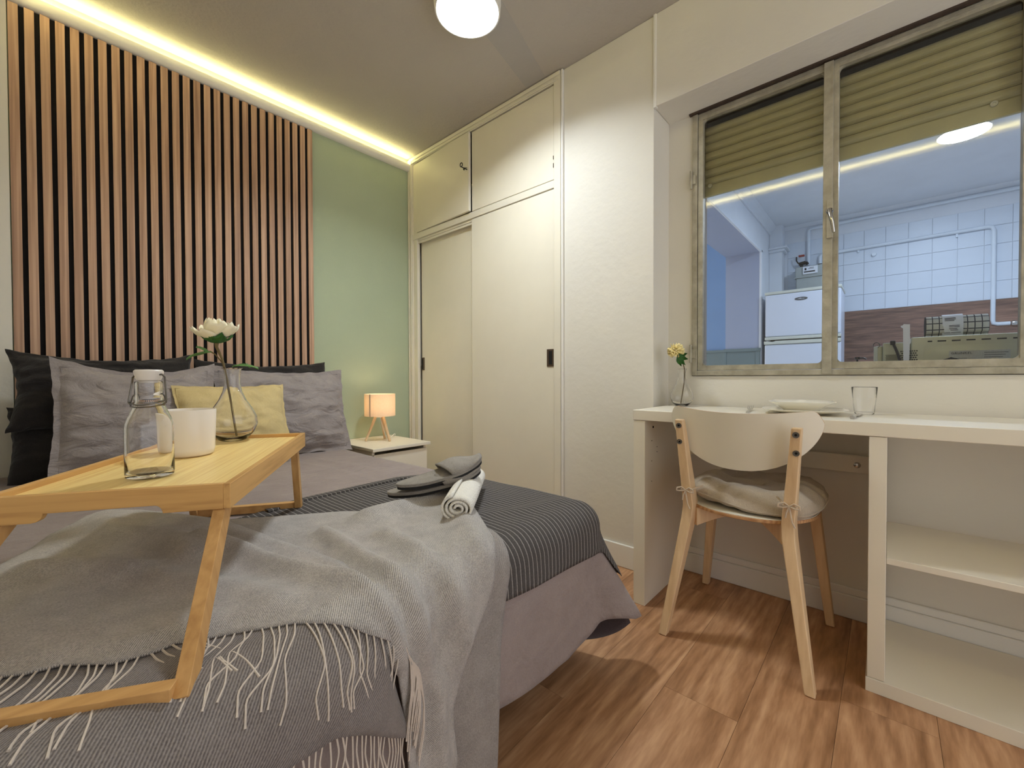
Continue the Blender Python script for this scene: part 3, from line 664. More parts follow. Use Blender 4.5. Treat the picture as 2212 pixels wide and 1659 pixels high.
def endrail(u):
    c0, c1 = .097, .225; pts = [(.010, 0), (TW - .010, 0), (TW - .010, -.038), (c1 + .012, -.038)]
    for k in range(6): a = k / 5 * PI / 2; pts.append((c1 + .012 - .012 * math.sin(a), -.038 + .012 * (1 - math.cos(a)) + 0))
    for k in range(6): a = k / 5 * PI / 2; pts.append((c0 + .004 + .010 * (1 - math.sin(a)) - .014, -.026 - .012 * (1 - math.cos(a))))
    pts.append((.010, -.038))
    mb = MB().prism(pts, u, u + .010, lambda a, b, h: tuple(T(h, a, b)))
    o = mb.build('end_rail', wood('bamboo_end', (168, 120, 64), (218, 172, 106), 1, 30, .45, .10, .08, .06, (206, 160, 96)), tr, bevel=.0008)
    R = Matrix.Rotation(math.atan2(TU.y, TU.x), 3, 'Z'); o.data.transform(R.inverted().to_4x4()); o.rotation_euler = (0, 0, math.atan2(TU.y, TU.x))
endrail(0); endrail(TL - .010)
for (ut, ub, zf, vb) in ((.046, -.175, -.2035, -.007), (.535, .60, -.222, .022)):
    for v, v2 in ((.020, vb), (TW - .020, min(TW - vb, TW - .006))):
        zt = -.018
        MB().bar(T(ut, v, zt), T(ub, v2, zf), .022, .017, tuple(TU)).build('leg', 'bamboo_leg', tr, bevel=.001)
    zz = zf + .011
    o = MB().bar(T(ub, vb + .008, zz), T(ub, min(TW - vb, TW - .006) - .008, zz), .020, .021, tuple(TU)).build('leg_bar', wood('bamboo_bar_%d' % int(ut * 100), (166, 118, 66), (214, 168, 108), 1, 26, .45, .06, .08, .06, (196, 150, 92)), tr, bevel=.001)

# items on the tray
ZT = -.0085
def on_tray(u, v): return T(u, v, ZT)
# swing-top bottle
B = on_tray(.128, .160); bx, by, bz = B
b = thing('glass_bottle', 'clear swing-top glass bottle with white stopper on the bamboo tray', 'bottle', B)
def P_(prof, th): # closed shell: outer profile then inner
    inn = [(max(r - th, .0001), z) for r, z in prof]; return prof + list(reversed(inn))
prof = [(.0001, .001), (.030, 0), (.0345, .003), (.0355, .010), (.0355, .050), (.0355, .088), (.0345, .098), (.0315, .108), (.0265, .120), (.0225, .131), (.0210, .138), (.0222, .141), (.0222, .146), (.0205, .149), (.0203, .168), (.0203, .172), (.0195, .174)]
inn = [(.0175, .174), (.0172, .168), (.0172, .140), (.0195, .129), (.0240, .118), (.0288, .107), (.0318, .097), (.0327, .088), (.0327, .050), (.0327, .013), (.029, .008), (.0001, .0065)]
MB().lathe([(r, z + bz) for r, z in prof + inn], (bx, by, 0), 56).build('bottle_body', 'glass', b, smooth=True)
MB().lathe([(.0001, bz + .171), (.014, bz + .171), (.014, bz + .1755), (.0175, bz + .1765), (.0215, bz + .190), (.0215, bz + .193), (.019, bz + .1955), (.0001, bz + .1962)], (bx, by, 0), 32).build('stopper', 'cap', b, smooth=True)
sd = Vector((rv.x, rv.y, 0)).normalized(); fd = Vector((fw.x, fw.y, 0)).normalized()
def W(a, c, z): return Vector((bx, by, bz)) + sd * a + fd * c + Vector((0, 0, z))
wire = MB()
wire.tube([W(.0225 * math.cos(a), .0225 * math.sin(a), .138 - .006 * max(0, -math.sin(a))) for a in [2 * PI * k / 28 for k in range(29)]], .0013, 6)
for s_ in (-1, 1):
    wire.tube([W(s_ * .019, 0, .1865), W(s_ * .024, 0, .187), (W(s_ * .029, 0, .182)), W(s_ * .031, -.001, .165), W(s_ * .034, -.003, .142), W(s_ * .034, -.004, .136), W(s_ * .029, -.006, .132), W(s_ * .024, -.010, .131)], .0017, 6)
    wire.tube([W(s_ * .0215, 0, .151), W(s_ * .024, 0, .152), W(s_ * .029, -.001, .147), W(s_ * .032, -.002, .136), W(s_ * .030, -.004, .130)], .0013, 6)
wire.tube([W(-.030, -.005, .132), W(-.018, -.018, .129), W(0, -.0235, .128), W(.018, -.018, .129), W(.030, -.005, .132)], .0013, 6)
wire.build('wire_clamp', 'steel', b, smooth=True)
b.scale = (.93, .93, .93)
# mug
C = on_tray(.335, .186)
mg = thing('mug', 'large plain white ceramic mug behind the swing-top bottle', 'mug', C)
MB().lathe([(r, z + C.z) for r, z in [(.0001, .001), (.040, 0), (.0455, .004), (.0475, .014), (.0505, .096), (.0500, .0985), (.0485, .0985), (.0475, .096), (.0445, .016), (.038, .008), (.0001, .007)]], (C.x, C.y, 0), 56).build('cup', 'ceramic', mg, smooth=True)
hp = []
hd = (sd * -.55 + fd * .85).normalized()
for k in range(13):
    a = PI * k / 12; hp.append(Vector((C.x, C.y, C.z + .052 + .028 * math.cos(a))) + hd * (.047 + .026 * math.sin(a)))
MB().tube(hp, .005, 8).build('handle', 'ceramic', mg, smooth=True)

# ---- flowers and vases
def vase(C, label, s=1.0):
    v = thing('glass_vase', label, 'vase', C)
    out = [(.0001, .0015), (.026, 0), (.034, .004), (.050, .022), (.0595, .045), (.058, .066), (.047, .090), (.033, .112), (.0235, .135), (.0185, .158), (.0185, .178), (.0215, .197), (.0255, .2005)]
    inn = [(.0250, .2015), (.0200, .1965), (.0163, .178), (.0163, .158), (.0213, .135), (.0308, .112), (.0448, .090), (.0558, .066), (.0573, .045), (.0475, .024), (.031, .008), (.0001, .006)]
    MB().lathe([(r * s, z * s + C[2]) for r, z in out + inn], (C[0], C[1], 0), 56).build('vase_body', 'glass', v, smooth=True)
    return v
def petal_mb(c, d, up, L, Wd, cup=.4, n=6, twist=0, roll_=.2, point=.0):
    """one petal or leaf: grid from base c along d, curling towards up"""
    c = Vector(c); d = Vector(d).normalized(); up = Vector(up); up = (up - d * up.dot(d)).normalized(); sd_ = d.cross(up)
    def f(a, bb):
        x = a * 2 - 1; wdt = Wd / 2 * (math.sin(PI * min(1, bb * .80 + .08)) ** .6 if point < .5 else math.sin(PI * (bb * .96 + .03)) ** 1.1 * (1.15 - .4 * bb))
        ang = cup * bb * 1.4
        p = c + d * (L * math.sin(ang) / max(ang, 1e-3) * bb) + up * (L * bb * (1 - math.cos(ang)) / max(ang, 1e-3))
        return p + sd_ * x * wdt + up * (roll_ * Wd * x * x * .6 + .0026 * bb * math.sin(x * 8 + bb * 7))
    return MB().grid(n, n + 2, f)
def flower_peony(C, mt):
    rg = random.Random(5)
    st_ = thing('peony', 'cream peony stem with two green leaves, standing in the vase on the tray', 'flower', (C.x, C.y, C.z + .008))
    hd_ = C + Vector((0, 0, .258)) + sd * -.040
    stem = [C + Vector((0, 0, .008)) + sd * .010, C + Vector((0, 0, .10)) + sd * -.004, C + Vector((0, 0, .19)) + sd * -.020, C + Vector((0, 0, .215)) + sd * -.026, hd_ + Vector((0, 0, -.012)), hd_]
    MB().tube(stem, [.0026, .0026, .0028, .003, .0038, .0055], 8).build('stem', 'stem', st_, smooth=True)
    def put(mb, name, m): return mb.build(name, m, st_, smooth=True, solid=.0006)
    # sepals
    for a in (-2.4, -1.5, -.6, .6, 2.2): 
        dr = sd * math.cos(a) + fd * math.sin(a) + Vector((0, 0, .12)); put(petal_mb(hd_ + Vector((0, 0, -.003)), dr, (0, 0, 1), .044, .034, .6, point=1), 'sepal', 'leaf')
    ct = hd_ + Vector((0, 0, .008))
    for ring, (nn, L, Wd, el, cup) in enumerate(((7, .054, .050, .10, .62), (7, .050, .048, .55, .95), (8, .048, .046, .95, 1.2), (7, .046, .040, 1.25, 1.3), (5, .042, .034, 1.45, 1.2))):
        for k in range(nn):
            a = 2 * PI * k / nn + ring * .5 + rg.uniform(-.15, .15); e = el + rg.uniform(-.22, .2)
            dr = (sd * math.cos(a) + fd * math.sin(a)) * math.cos(e) + Vector((0, 0, math.sin(e)))
            upv = Vector((0, 0, 1)) if e < .9 else -(sd * math.cos(a) + fd * math.sin(a))
            put(petal_mb(ct + (sd * math.cos(a) + fd * math.sin(a)) * .006, dr, upv, L * rg.uniform(.92, 1.1), Wd, cup, roll_=.35), 'petal', mt)
    # lower leaves
    lb = C + Vector((0, 0, .205)) + sd * -.026
    put(MB().tube([lb, lb + sd * -.018 + Vector((0, 0, .022)), lb + sd * -.032 + Vector((0, 0, .030))], .0014, 6), 'stem', 'stem')
    l1 = lb + sd * -.026 + Vector((0, 0, .029))
    put(petal_mb(l1, sd * -1 + Vector((0, 0, .08)), (0, 0, -1), .072, .022, .5, point=1), 'leaf', 'leaf_l')
    put(petal_mb(l1 + sd * -.008, sd * -1 + Vector((0, 0, .65)) + fd * .2, (0, 0, -1), .042, .020, .3, point=1), 'leaf', 'leaf_l')
    l2 = C + Vector((0, 0, .196)) + sd * .0
    put(petal_mb(l2, sd + Vector((0, 0, .28)), (0, 0, -1), .070, .026, .5, point=1), 'leaf', 'leaf_l')
    put(petal_mb(l2 + sd * .004, sd * .9 + Vector((0, 0, .5)) + fd * .3, (0, 0, -1), .034, .016, .5, point=1), 'leaf', 'leaf')
    put(petal_mb(l2 + sd * .035 + Vector((0, 0, .008)), sd * .5 + Vector((0, 0, -.7)), (0, 0, 1), .018, .005, .3, point=1), 'leaf', 'leaf_l')
V1 = on_tray(.535, .165)
vase(V1, 'clear round-bellied glass vase holding a peony on the bamboo tray', .95)
flower_peony(Vector((V1.x, V1.y, V1.z)), 'petal')

# ------------------------------------------------------------ slippers and towel on the bed
def slipper(C, d, up, label, L=.27, Wd=.095):
    """open slipper: rounded sole, felt rim and a soft upper over the toe"""
    C = Vector(C); d = Vector(d).normalized(); up = Vector(up); up = (up - d * up.dot(d)).normalized(); sd_ = d.cross(up)
    s = thing('slipper', label, 'slipper', C)
    def outline(n=40, k=1.0):
        pts = []
        for i in range(n):
            a = 2 * PI * i / n; x = math.cos(a) * L / 2; w_ = Wd / 2 * (1.0 + .18 * math.cos(a)) * (1 - .10 * math.exp(-((x / L + .05) / .15) ** 2))
            pts.append((x * k, math.sin(a) * w_ * k))
        return pts
    def bend(x): return .012 * (x / (L / 2)) ** 2
    f = lambda x, y, h: tuple(C + d * x + sd_ * y + up * (h + bend(x)))
    MB().prism(outline(), -.005, .001, f).build('sole', 'sole', s)
    MB().prism(outline(k=1.0), .001, .010, f).build('footbed', 'felt_grey', s, bevel=.002)
    MB().tube([f(x, y, .009) for x, y in outline(40, .99)] + [f(*outline(40, .99)[0], .009)], .0025, 6).build('piping', 'felt_grey', s, smooth=True)
    def upf(a, b_):
        x = L / 2 * (.98 - .90 * b_ - .12 * b_ * math.sin(PI * a)); wv = Wd / 2 * 1.05 * math.sqrt(max(0, 1 - (x / (L / 2)) ** 2)) * (1 + .15 * x / L * 2)
        g = PI * a; hh = .010 + (.008 + .020 * sm(b_ * 1.3)) * math.sin(g) ** .8
        return C + d * (x) + sd_ * (math.cos(g) * wv) + up * (hh + bend(x) + .003 * math.sin(8 * b_ + 5 * a))
    MB().grid(16, 14, upf).build('upper', 'felt_grey', s, smooth=True, solid=.004)
    return s
# rolled towel
tw = thing('rolled_towel', 'rolled white towel lying under the grey slippers on the striped throw', 'towel', (1.70, -.93, .52))
p0 = Vector((1.79, -1.105, .553)); p1 = Vector((1.56, -.83, .553)); ax = (p1 - p0).normalized(); sx = Vector((-ax.y, ax.x, 0))
rp = []
for k in range(120):
    a = k / 119 * 2 * PI * 3.2; r_ = .006 + .030 * k / 119; rp.append((sx * math.cos(a) * r_ * 1.15 + Vector((0, 0, math.sin(a) * r_ * .92))))
L_ = (p1 - p0).length
def tf(a, b_):
    i = a * 119; k = min(118, int(i)); q = rp[k] * (1 - i + k) + rp[k + 1] * (i - k)
    return p0 + ax * (L_ * b_) + q * (1 + .03 * math.sin(b_ * 5))
MB().grid(119, 16, tf).build('towel_roll', 'towel', tw, smooth=True, solid=.006)
slipper((1.612, -1.010, .590), (.066, .264, .05), (.05, .0, 1), 'grey felt slipper lying on top of the rolled towel, sole seen from the side')
slipper((1.600, -1.02, .562), (.12, .28, .05), (.05, 0, 1), 'grey felt slipper underneath the other, half covered by the wool throw', L=.28)

# ------------------------------------------------------------ desk
dk = thing('desk', 'white desk with an open shelf compartment under the window', 'desk', (2.4, -.05, 0))
box('desktop', (1.852, -.262, .715), (3.42, .148, .754), 'melamine', dk, .002)
box('side_panel', (1.854, -.260, 0), (1.900, .146, .714), 'melamine', dk, .0015)
box('side_panel', (2.552, -.260, .040), (2.590, .145, .714), 'melamine', dk, .0015)
box('side_panel', (3.36, -.260, .040), (3.40, .145, .714), 'melamine', dk, .0015)
box('bottom_board', (2.549, -.262, 0), (3.402, .147, .039), 'melamine', dk, .0015)
box('shelf', (2.591, -.250, .364), (3.359, .140, .382), 'melamine', dk, .0015)
box('back_rail', (1.901, .125, .54), (2.551, .143, .60), 'melamine', dk, .001)
MB().lathe([(0, .1245), (.0, .119), (.006, .119), (.010, .1215), (.010, .1250)], (2.512, 0, .568), 20, 'y').build('screw', 'chrome', dk, smooth=True)
MB().box((1.9005, -.19, .68), (1.902, -.182, .688)).box((1.9005, -.15, .60), (1.9015, -.147, .603)).box((1.9005, -.15, .58), (1.9015, -.147, .583)).box((1.9005, -.20, .63), (1.9015, -.197, .633)).box((1.9005, -.20, .55), (1.9015, -.197, .553)).box((1.9005, -.20, .47), (1.9015, -.197, .473)).build('shelf_pin_holes', 'oven_dark', dk)
o = box('socket_plate', (1.862, .155, .53), (1.935, .170, .60), 'plaster', None, .003); tag(o, 'white wall socket plate under the desk behind the chair', 'socket')

# things on the desk
V2 = Vector((1.925, .055, .755))
vase(V2, 'clear round-bellied glass vase at the far left end of the white desk', .80)
fy = thing('pompom_flower', 'pale yellow round flower with green leaves, standing in the desk vase', 'flower', (V2.x, V2.y, .762))
h2 = V2 + Vector((0, 0, .235)) + sd * -.030
MB().tube([V2 + Vector((0, 0, .008)) + sd * -.004, V2 + Vector((0, 0, .10)) + sd * .010, V2 + Vector((0, 0, .16)) + sd * .012, V2 + Vector((0, 0, .20)) + sd * .002, h2], .0022, 8).build('stem', 'stem', fy, smooth=True)
rg = random.Random(9); hc = h2 + Vector((0, 0, .005)) - fd * .006
for k in range(70):
    zz = 1 - 1.75 * (k + .5) / 70; ph = k * 2.39996; rr = math.sqrt(max(0, 1 - zz * zz)); d_ = Vector((rr * math.cos(ph), rr * math.sin(ph), zz))
    petal_mb(hc + d_ * .012, d_, d_.orthogonal(), .024 * rg.uniform(.85, 1.1), .014, .5, n=3, roll_=.3).build('petal', 'petal_y', fy, smooth=True, solid=.0004)
for dr, L_ in ((sd + Vector((0, 0, .35)), .042), (sd * .7 + Vector((0, 0, -.9)), .050), (sd * .2 + Vector((0, 0, -1)) - fd * .2, .050), (sd * 1.0 + Vector((0, 0, 1.2)), .034), (sd * 1 + Vector((0, 0, -.3)), .045)):
    petal_mb(h2 + Vector((0, 0, -.020)) + sd * .010, dr, -fd, L_, .022, .4, point=1).build('leaf', 'leaf', fy, smooth=True, solid=.0006)
# plates
def squircle(n, r): return [(r * (abs(math.cos(a)) ** .62) * (1 if math.cos(a) > 0 else -1), r * (abs(math.sin(a)) ** .62) * (1 if math.sin(a) > 0 else -1)) for a in [2 * PI * k / n for k in range(n)]]
def dish(name, c, rings, label, cat, rot=0.0):
    mb = MB(); n = 64; vs = []; fs = []
    for r, z in rings:
        for x, y in squircle(n, max(r, .0005)):
            vs.append((c[0] + x * math.cos(rot) - y * math.sin(rot), c[1] + x * math.sin(rot) + y * math.cos(rot), c[2] + z))
    for i in range(len(rings) - 1):
        for k in range(n): fs.append((i * n + k, i * n + (k + 1) % n, (i + 1) * n + (k + 1) % n, (i + 1) * n + k))
    mb.add(vs, fs); o = mb.build(name, 'porcelain', None, smooth=True); return tag(o, label, cat)
dish('dinner_plate', (2.375, -.045, .7552), [(.0, 0), (.065, 0), (.075, .003), (.120, .014), (.122, .016), (.119, .0165), (.075, .007), (.0, .006)], 'wide white porcelain plate lying on the desk under the bowl', 'plate', .1)
dish('bowl', (2.365, -.02, .762), [(.0, 0), (.048, 0), (.052, .003), (.070, .018), (.095, .031), (.097, .033), (.094, .034), (.066, .021), (.045, .006), (0, .005)], 'square-rimmed white porcelain bowl standing on the plate', 'bowl', .1)
# tumbler
G = (2.532, .045, .7550)
o = MB().lathe([(r, z + G[2]) for r, z in [(.0001, .0015), (.024, 0), (.0265, .003), (.0345, .090), (.0340, .0908), (.0325, .090), (.0250, .010), (.0001, .009)]], (G[0], G[1], 0), 48).build('drinking_glass', 'glass', None, smooth=True)
tag(o, 'clear empty drinking glass on the desk right of the plates', 'glass')
# fork and knife
def flat(pts, z, f, th=.0018): return None
fk = MB(); F0 = Vector((2.225, -.150, .757)); F1 = Vector((2.205, -.02, .757)); fdn = (F1 - F0).normalized(); fs_ = Vector((-fdn.y, fdn.x, 0))
for k in range(4):
    o_ = fs_ * (-.0085 + .00567 * k); fk.tube([F1 + o_ * .8 + Vector((0, 0, .003)), F1 + o_ + fdn * .02 + Vector((0, 0, .006)), F1 + o_ + fdn * .05 + Vector((0, 0, .014))], [.0018, .0016, .0009], 6)
fk.grid(6, 6, lambda a, b_: F1 + fs_ * (a * 2 - 1) * .0095 * (.4 + .6 * math.sin(PI * (b_ * .5 + .02))) + fdn * (.004 - .03 * (1 - b_)) + Vector((0, 0, .004 + .002 * b_)))
fk.tube([F1 - fdn * .02 + Vector((0, 0, .005)), F1 - fdn * .08 + Vector((0, 0, .004)), F0], [.003, .003, .005], 8)
tag(fk.build('fork', 'chrome', None, smooth=True), 'steel fork on the desk left of the plates, tines pointing at the wall', 'fork')
kf = MB(); K0 = Vector((2.512, -.190, .7585)); K1 = Vector((2.522, .02, .7575)); kd = (K1 - K0).normalized(); kn = Vector((-kd.y, kd.x, 0))
kf.tube([K0, K0 + kd * .045, K0 + kd * .09], [.006, .005, .0035], 10)
kf.prism([(0, -.007), (.10, -.009), (.115, -.004), (.118, .004), (0, .005)], -.0008, .0008, lambda a, b_, h: tuple(K0 + kd * (a + .09) + kn * b_ + Vector((0, 0, h))))
tag(kf.build('table_knife', 'chrome', None, bevel=.0004), 'steel table knife on the desk between plate and drinking glass', 'knife')

# ------------------------------------------------------------ chair
ch = thing('dining_chair', 'birch chair with curved white backrest and round white seat at the desk', 'chair', (2.235, -.15, 0))
def leg(name, pts, ws, side=(1, 0, 0)):
    """boomerang leg: rectangular sections at each joint"""
    vs = []; fs = []
    for k, (p, (a, b_)) in enumerate(zip(pts, ws)):
        for i, j in ((-1, -1), (1, -1), (1, 1), (-1, 1)): vs.append((p[0] + a / 2 * i, p[1] + b_ / 2 * j, p[2]))
        if k:
            for q_ in range(4): fs.append(((k - 1) * 4 + q_, (k - 1) * 4 + (q_ + 1) % 4, k * 4 + (q_ + 1) % 4, k * 4 + q_))
    n_ = len(pts); fs += [(3, 2, 1, 0), ((n_ - 1) * 4, (n_ - 1) * 4 + 1, (n_ - 1) * 4 + 2, (n_ - 1) * 4 + 3)]
    return MB().add(vs, fs).build(name, 'birch', ch, bevel=.0035)
RL = leg('leg', [(2.022, -.380, .001), (2.083, -.312, .400), (2.086, -.306, .445), (2.066, -.355, .738)], [(.026, .028), (.034, .060), (.034, .056), (.026, .028)])
RR = leg('leg', [(2.437, -.388, .001), (2.376, -.312, .400), (2.373, -.306, .445), (2.398, -.358, .735)], [(.026, .028), (.034, .060), (.034, .056), (.026, .028)])
leg('leg', [(2.018, .088, .001), (2.062, .045, .430)], [(.026, .026), (.034, .046)])
leg('leg', [(2.446, .058, .001), (2.398, .030, .430)], [(.026, .026), (.034, .046)])
for (lg, xx, y1_, z1_, y2_, z2_, nm) in ((RL, 2.0672, -.3625, .718, -.3545, .663, 0), (RR, 2.3965, -.3655, .715, -.3575, .662, 0)):
    for yy, zz in ((y1_, z1_), (y2_, z2_)):
        MB().lathe([(.0, -.0015), (.0052, -.0015), (.0052, -.004), (.0085, -.0042), (.0088, 0), (.0088, .002)], (xx, yy - .004, zz), 20, 'y').build('screw', 'steel', lg, smooth=True)
        MB().lathe([(0, -.0019), (.0036, -.0019), (.0036, .0)], (xx, yy - .0045, zz), 8, 'y').build('screw_recess', 'oven_dark', lg)
# curved aprons (bent arches) under the seat
def apron(p, q, drop, hgt0=.062, hgt1=.028, th=.018):
    p, q = Vector(p), Vector(q); d_ = (q - p); L_ = d_.length; d_.normalize(); n_ = Vector((-d_.y, d_.x, 0)); vs = []; fs = []; K = 16
    for k in range(K + 1):
        a = k / K; c = p + d_ * L_ * a; zt = .434; hh = hgt1 + (hgt0 - hgt1) * abs(2 * a - 1) ** 2.2
        for s_, z_ in ((-1, zt), (1, zt), (1, zt - hh), (-1, zt - hh)): vs.append((c.x + n_.x * th / 2 * s_, c.y + n_.y * th / 2 * s_, z_))
        if k:
            for j in range(4): fs.append(((k - 1) * 4 + j, (k - 1) * 4 + (j + 1) % 4, k * 4 + (j + 1) % 4, k * 4 + j))
    fs += [(0, 1, 2, 3), tuple(K * 4 + j for j in (3, 2, 1, 0))]
    return MB().add(vs, fs).build('apron', 'birch', ch, bevel=.002)
apron((2.10, -.30, 0), (2.385, .03, 0), 0); apron((2.36, -.30, 0), (2.075, .04, 0), 0)
# seat
def disc(n, rx, ry, c): return [(c[0] + rx * math.copysign(abs(math.cos(a)) ** .9, math.cos(a)), c[1] + ry * math.copysign(abs(math.sin(a)) ** .9, math.sin(a))) for a in [2 * PI * k / n for k in range(n)]]
SC = (2.235, -.128)
MB().prism(disc(72, .198, .215, SC), .434, .4445).build('seat', ['plyedge'], ch, bevel=.002)
o = MB().prism(disc(72, .196, .213, SC), .4446, .4465).build('seat_surface', 'ply', ch, bevel=.0005); o['label'] = 'white lacquered seat top'
# backrest: half-moon, tips curving forward
def bk(x, z): return (x, -.335 + .30 * (x - 2.232) ** 2 / .22 + .02 * 0 + (-.02) * (z - .67) / .1 * .9, z)
def br(xn, zn, off):
    x = 2.232 + xn * .222; top = .767 + .017 * xn * xn - .040 * (max(0, abs(xn) - .86) / .14) ** 2.4
    bot = .742 - .157 * (max(0, 1 - abs(xn) ** 2.2)) ** .60
    z = bot + (top - bot) * zn if top > bot else (top + bot) / 2
    y = -.338 + .075 * xn * xn * 1.0 - .018 * (z - .66) / .1
    return (x, y + off, z)
K, J = 48, 10; mb = MB(); vs = []; fs = []
for off in (-.0045, .0045):
    for i in range(K + 1):
        xn = -math.cos(PI * i / K)
        for j in range(J + 1): vs.append(br(xn, j / J, off))
Q = (K + 1) * (J + 1)
for i in range(K):
    for j in range(J):
        a = i * (J + 1) + j; fs.append((a, a + J + 1, a + J + 2, a + 1)); fs.append((Q + a, Q + a + 1, Q + a + J + 2, Q + a + J + 1))
mi = [0] * len(fs)
for i in range(K):
    for j in (0, J): a = i * (J + 1) + j; fs.append((a, a + J + 1, Q + a + J + 1, Q + a)); mi.append(1)
mb.add(vs, fs); mb.mi = mi
mb.build('backrest', ['ply', 'plyedge'], ch, smooth=True, weld=True).data.set_sharp_from_angle(angle=.8)
# seat cushion tied to the back legs
cu = thing('seat_cushion', 'puffy taupe cushion tied with bows to the birch chair', 'cushion', (2.25, -.12, .447))
def cush(a, b_, sg):
    x, y = a * 2 - 1, b_ * 2 - 1
    # square-to-disc mapping with soft corners
    X = x * math.sqrt(1 - y * y * .38); Yy = y * math.sqrt(1 - x * x * .38)
    e = max(0, 1 - max(abs(x), abs(y)) ** 3.0); t = e ** .42
    rim = .060 * t * (.62 + .38 * math.exp(-((max(abs(x), abs(y)) - .72) / .25) ** 2))
    for tx, ty in ((-.4, -.35), (.4, -.35), (-.4, .4), (.4, .4), (0, 0)): rim -= .022 * math.exp(-((x - tx) ** 2 + (y - ty) ** 2) / .022)
    ang = math.atan2(y, x); rim += .010 * t * math.sin(ang * 13 + 2 * math.sin(ang * 3)) * max(abs(x), abs(y)) ** 3 + .006 * t * nz(x, y, 4, 77)
    px_ = 2.246 + X * .203; py_ = -.118 + Yy * .205
    base_z = .474 + .014 * math.sin(ang * 2 + .6) * max(abs(x), abs(y)) ** 2 + .012 * (1 if y < 0 else 0) * 0
    return (px_, py_, base_z + (rim if sg > 0 else -min(.024, rim * .5)))
N = 56; vs = [cush(i / N, j / N, s_) for s_ in (1, -1) for j in range(N + 1) for i in range(N + 1)]; fs = []; Kq = (N + 1) ** 2
for j in range(N):
    for i in range(N):
        a = j * (N + 1) + i; fs.append((a, a + 1, a + N + 2, a + N + 1)); fs.append((Kq + a, Kq + a + N + 1, Kq + a + N + 2, Kq + a + 1))
MB().add(vs, fs).build('cushion_pad', 'seatcush', cu, smooth=True, weld=True)
rim_ = [cush(*q, 1) for q in [(k / 40, 0) for k in range(40)] + [(1, k / 40) for k in range(40)] + [(1 - k / 40, 1) for k in range(40)] + [(0, 1 - k / 40) for k in range(41)]]
MB().tube(rim_, .0028, 6).build('piping', 'seatcush', cu, smooth=True)
def bow(c, s_=1):
    c = Vector(c); mb = MB()
    mb.tube([c + Vector((s_ * .04, .05, .012)), c + Vector((s_ * .02, .02, .004)), c], .0024, 6)
    for sg in (-1, 1):
        lp = [c, c + Vector((sg * .012, -.003, .010)), c + Vector((sg * .026, -.006, .006)), c + Vector((sg * .027, -.006, -.004)), c + Vector((sg * .014, -.004, -.004)), c]
        q = []
        for k in range(len(lp) - 1):
            for j in range(3): a = j / 3; q.append(lp[k] * (1 - a) + lp[k + 1] * a)
        q.append(lp[-1]); mb.tube(q, .0024, 6)
    mb.tube([c, c + Vector((.004, -.003, -.02)), c + Vector((.008, -.002, -.045)), c + Vector((.016, -.004, -.06))], .0024, 6)
    mb.tube([c, c + Vector((-.006, -.003, -.018)), c + Vector((-.009, -.002, -.034))], .0024, 6)
    mb.tube([c + Vector((-.016, .022, .0)), c + Vector((-.015, -.001, .0)), c, c + Vector((.015, -.001, .0)), c + Vector((.016, .022, 0))], .0024, 6)
    mb.build('tie_bow', 'cord', cu, smooth=True)
bow((2.082, -.345, .498), 1); bow((2.378, -.345, .502), -1)

# ------------------------------------------------------------ window
wn_ = thing('window_1', 'two-leaf weathered metal window looking into the kitchen', None, (2.43, .18, .887)); wn_['kind'] = 'structure'
X0, X1, Z0, Z1 = 1.931, 2.93, .887, 2.047
fr = MB().box((X0, .160, Z0), (X0 + .022, .215, Z1)).box((X1 - .022, .160, Z0), (X1, .215, Z1)).box((X0 + .022, .160, Z0), (X1 - .022, .215, Z0 + .022)).box((X0 + .022, .168, Z1 - .016), (X1 - .022, .215, Z1))
fr.build('window_frame', 'alu', wn_, bevel=.002)
MB().box((X0 - .012, .150, Z1 + .001), (X1, .168, Z1 + .012)).build('top_rail', 'alu_dark', wn_, bevel=.001)
def sash(x0, x1, z0, z1, y0, y1, sw, nm):
    m_ = MB(); m_.box((x0, y0, z0), (x0 + sw[0], y1, z1)).box((x1 - sw[1], y0, z0), (x1, y1, z1)).box((x0 + sw[0], y0, z0), (x1 - sw[1], y1, z0 + sw[2])).box((x0 + sw[0], y0, z1 - sw[3]), (x1 - sw[1], y1, z1))
    gx0, gx1, gz0, gz1 = x0 + sw[0], x1 - sw[1], z0 + sw[2], z1 - sw[3]
    for cx_, cz_, sx_, sz_ in ((gx0, gz0, 1, 1), (gx1, gz0, -1, 1), (gx0, gz1, 1, -1), (gx1, gz1, -1, -1)):  # rounded inner corners
        r_ = .016; pts = [(cx_, cz_)] + [(cx_ + sx_ * (r_ - r_ * math.cos(a)), cz_ + sz_ * (r_ - r_ * math.sin(a))) for a in [PI / 2 * k / 6 for k in range(7)]]
        m_.prism(pts, y0 + .004, y1 - .004, lambda a, b_, h: (a, h, b_))
    o = m_.build('sash', 'alu', wn_, bevel=.0025)
    box('pane', (gx0 - .004, (y0 + y1) / 2 + .006, gz0 - .004), (gx1 + .004, (y0 + y1) / 2 + .009, gz1 + .004), 'pane', o)
    return o
s1_ = sash(X0 + .024, 2.420, Z0 + .023, Z1 - .017, .165, .195, (.020, .016, .022, .014), 0)
s2_ = sash(2.424, X1 - .024, Z0 + .023, Z1 - .017, .165, .195, (.026, .020, .025, .014), 1)
MB().box((2.405, .1555, Z0 + .004), (2.434, .1645, Z1 - .004)).build('meeting_stile', 'alu', wn_, bevel=.002)
h_ = MB().box((2.417, .149, 1.392), (2.436, .1555, 1.535)).build('handle_plate', 'alu', wn_, bevel=.002)
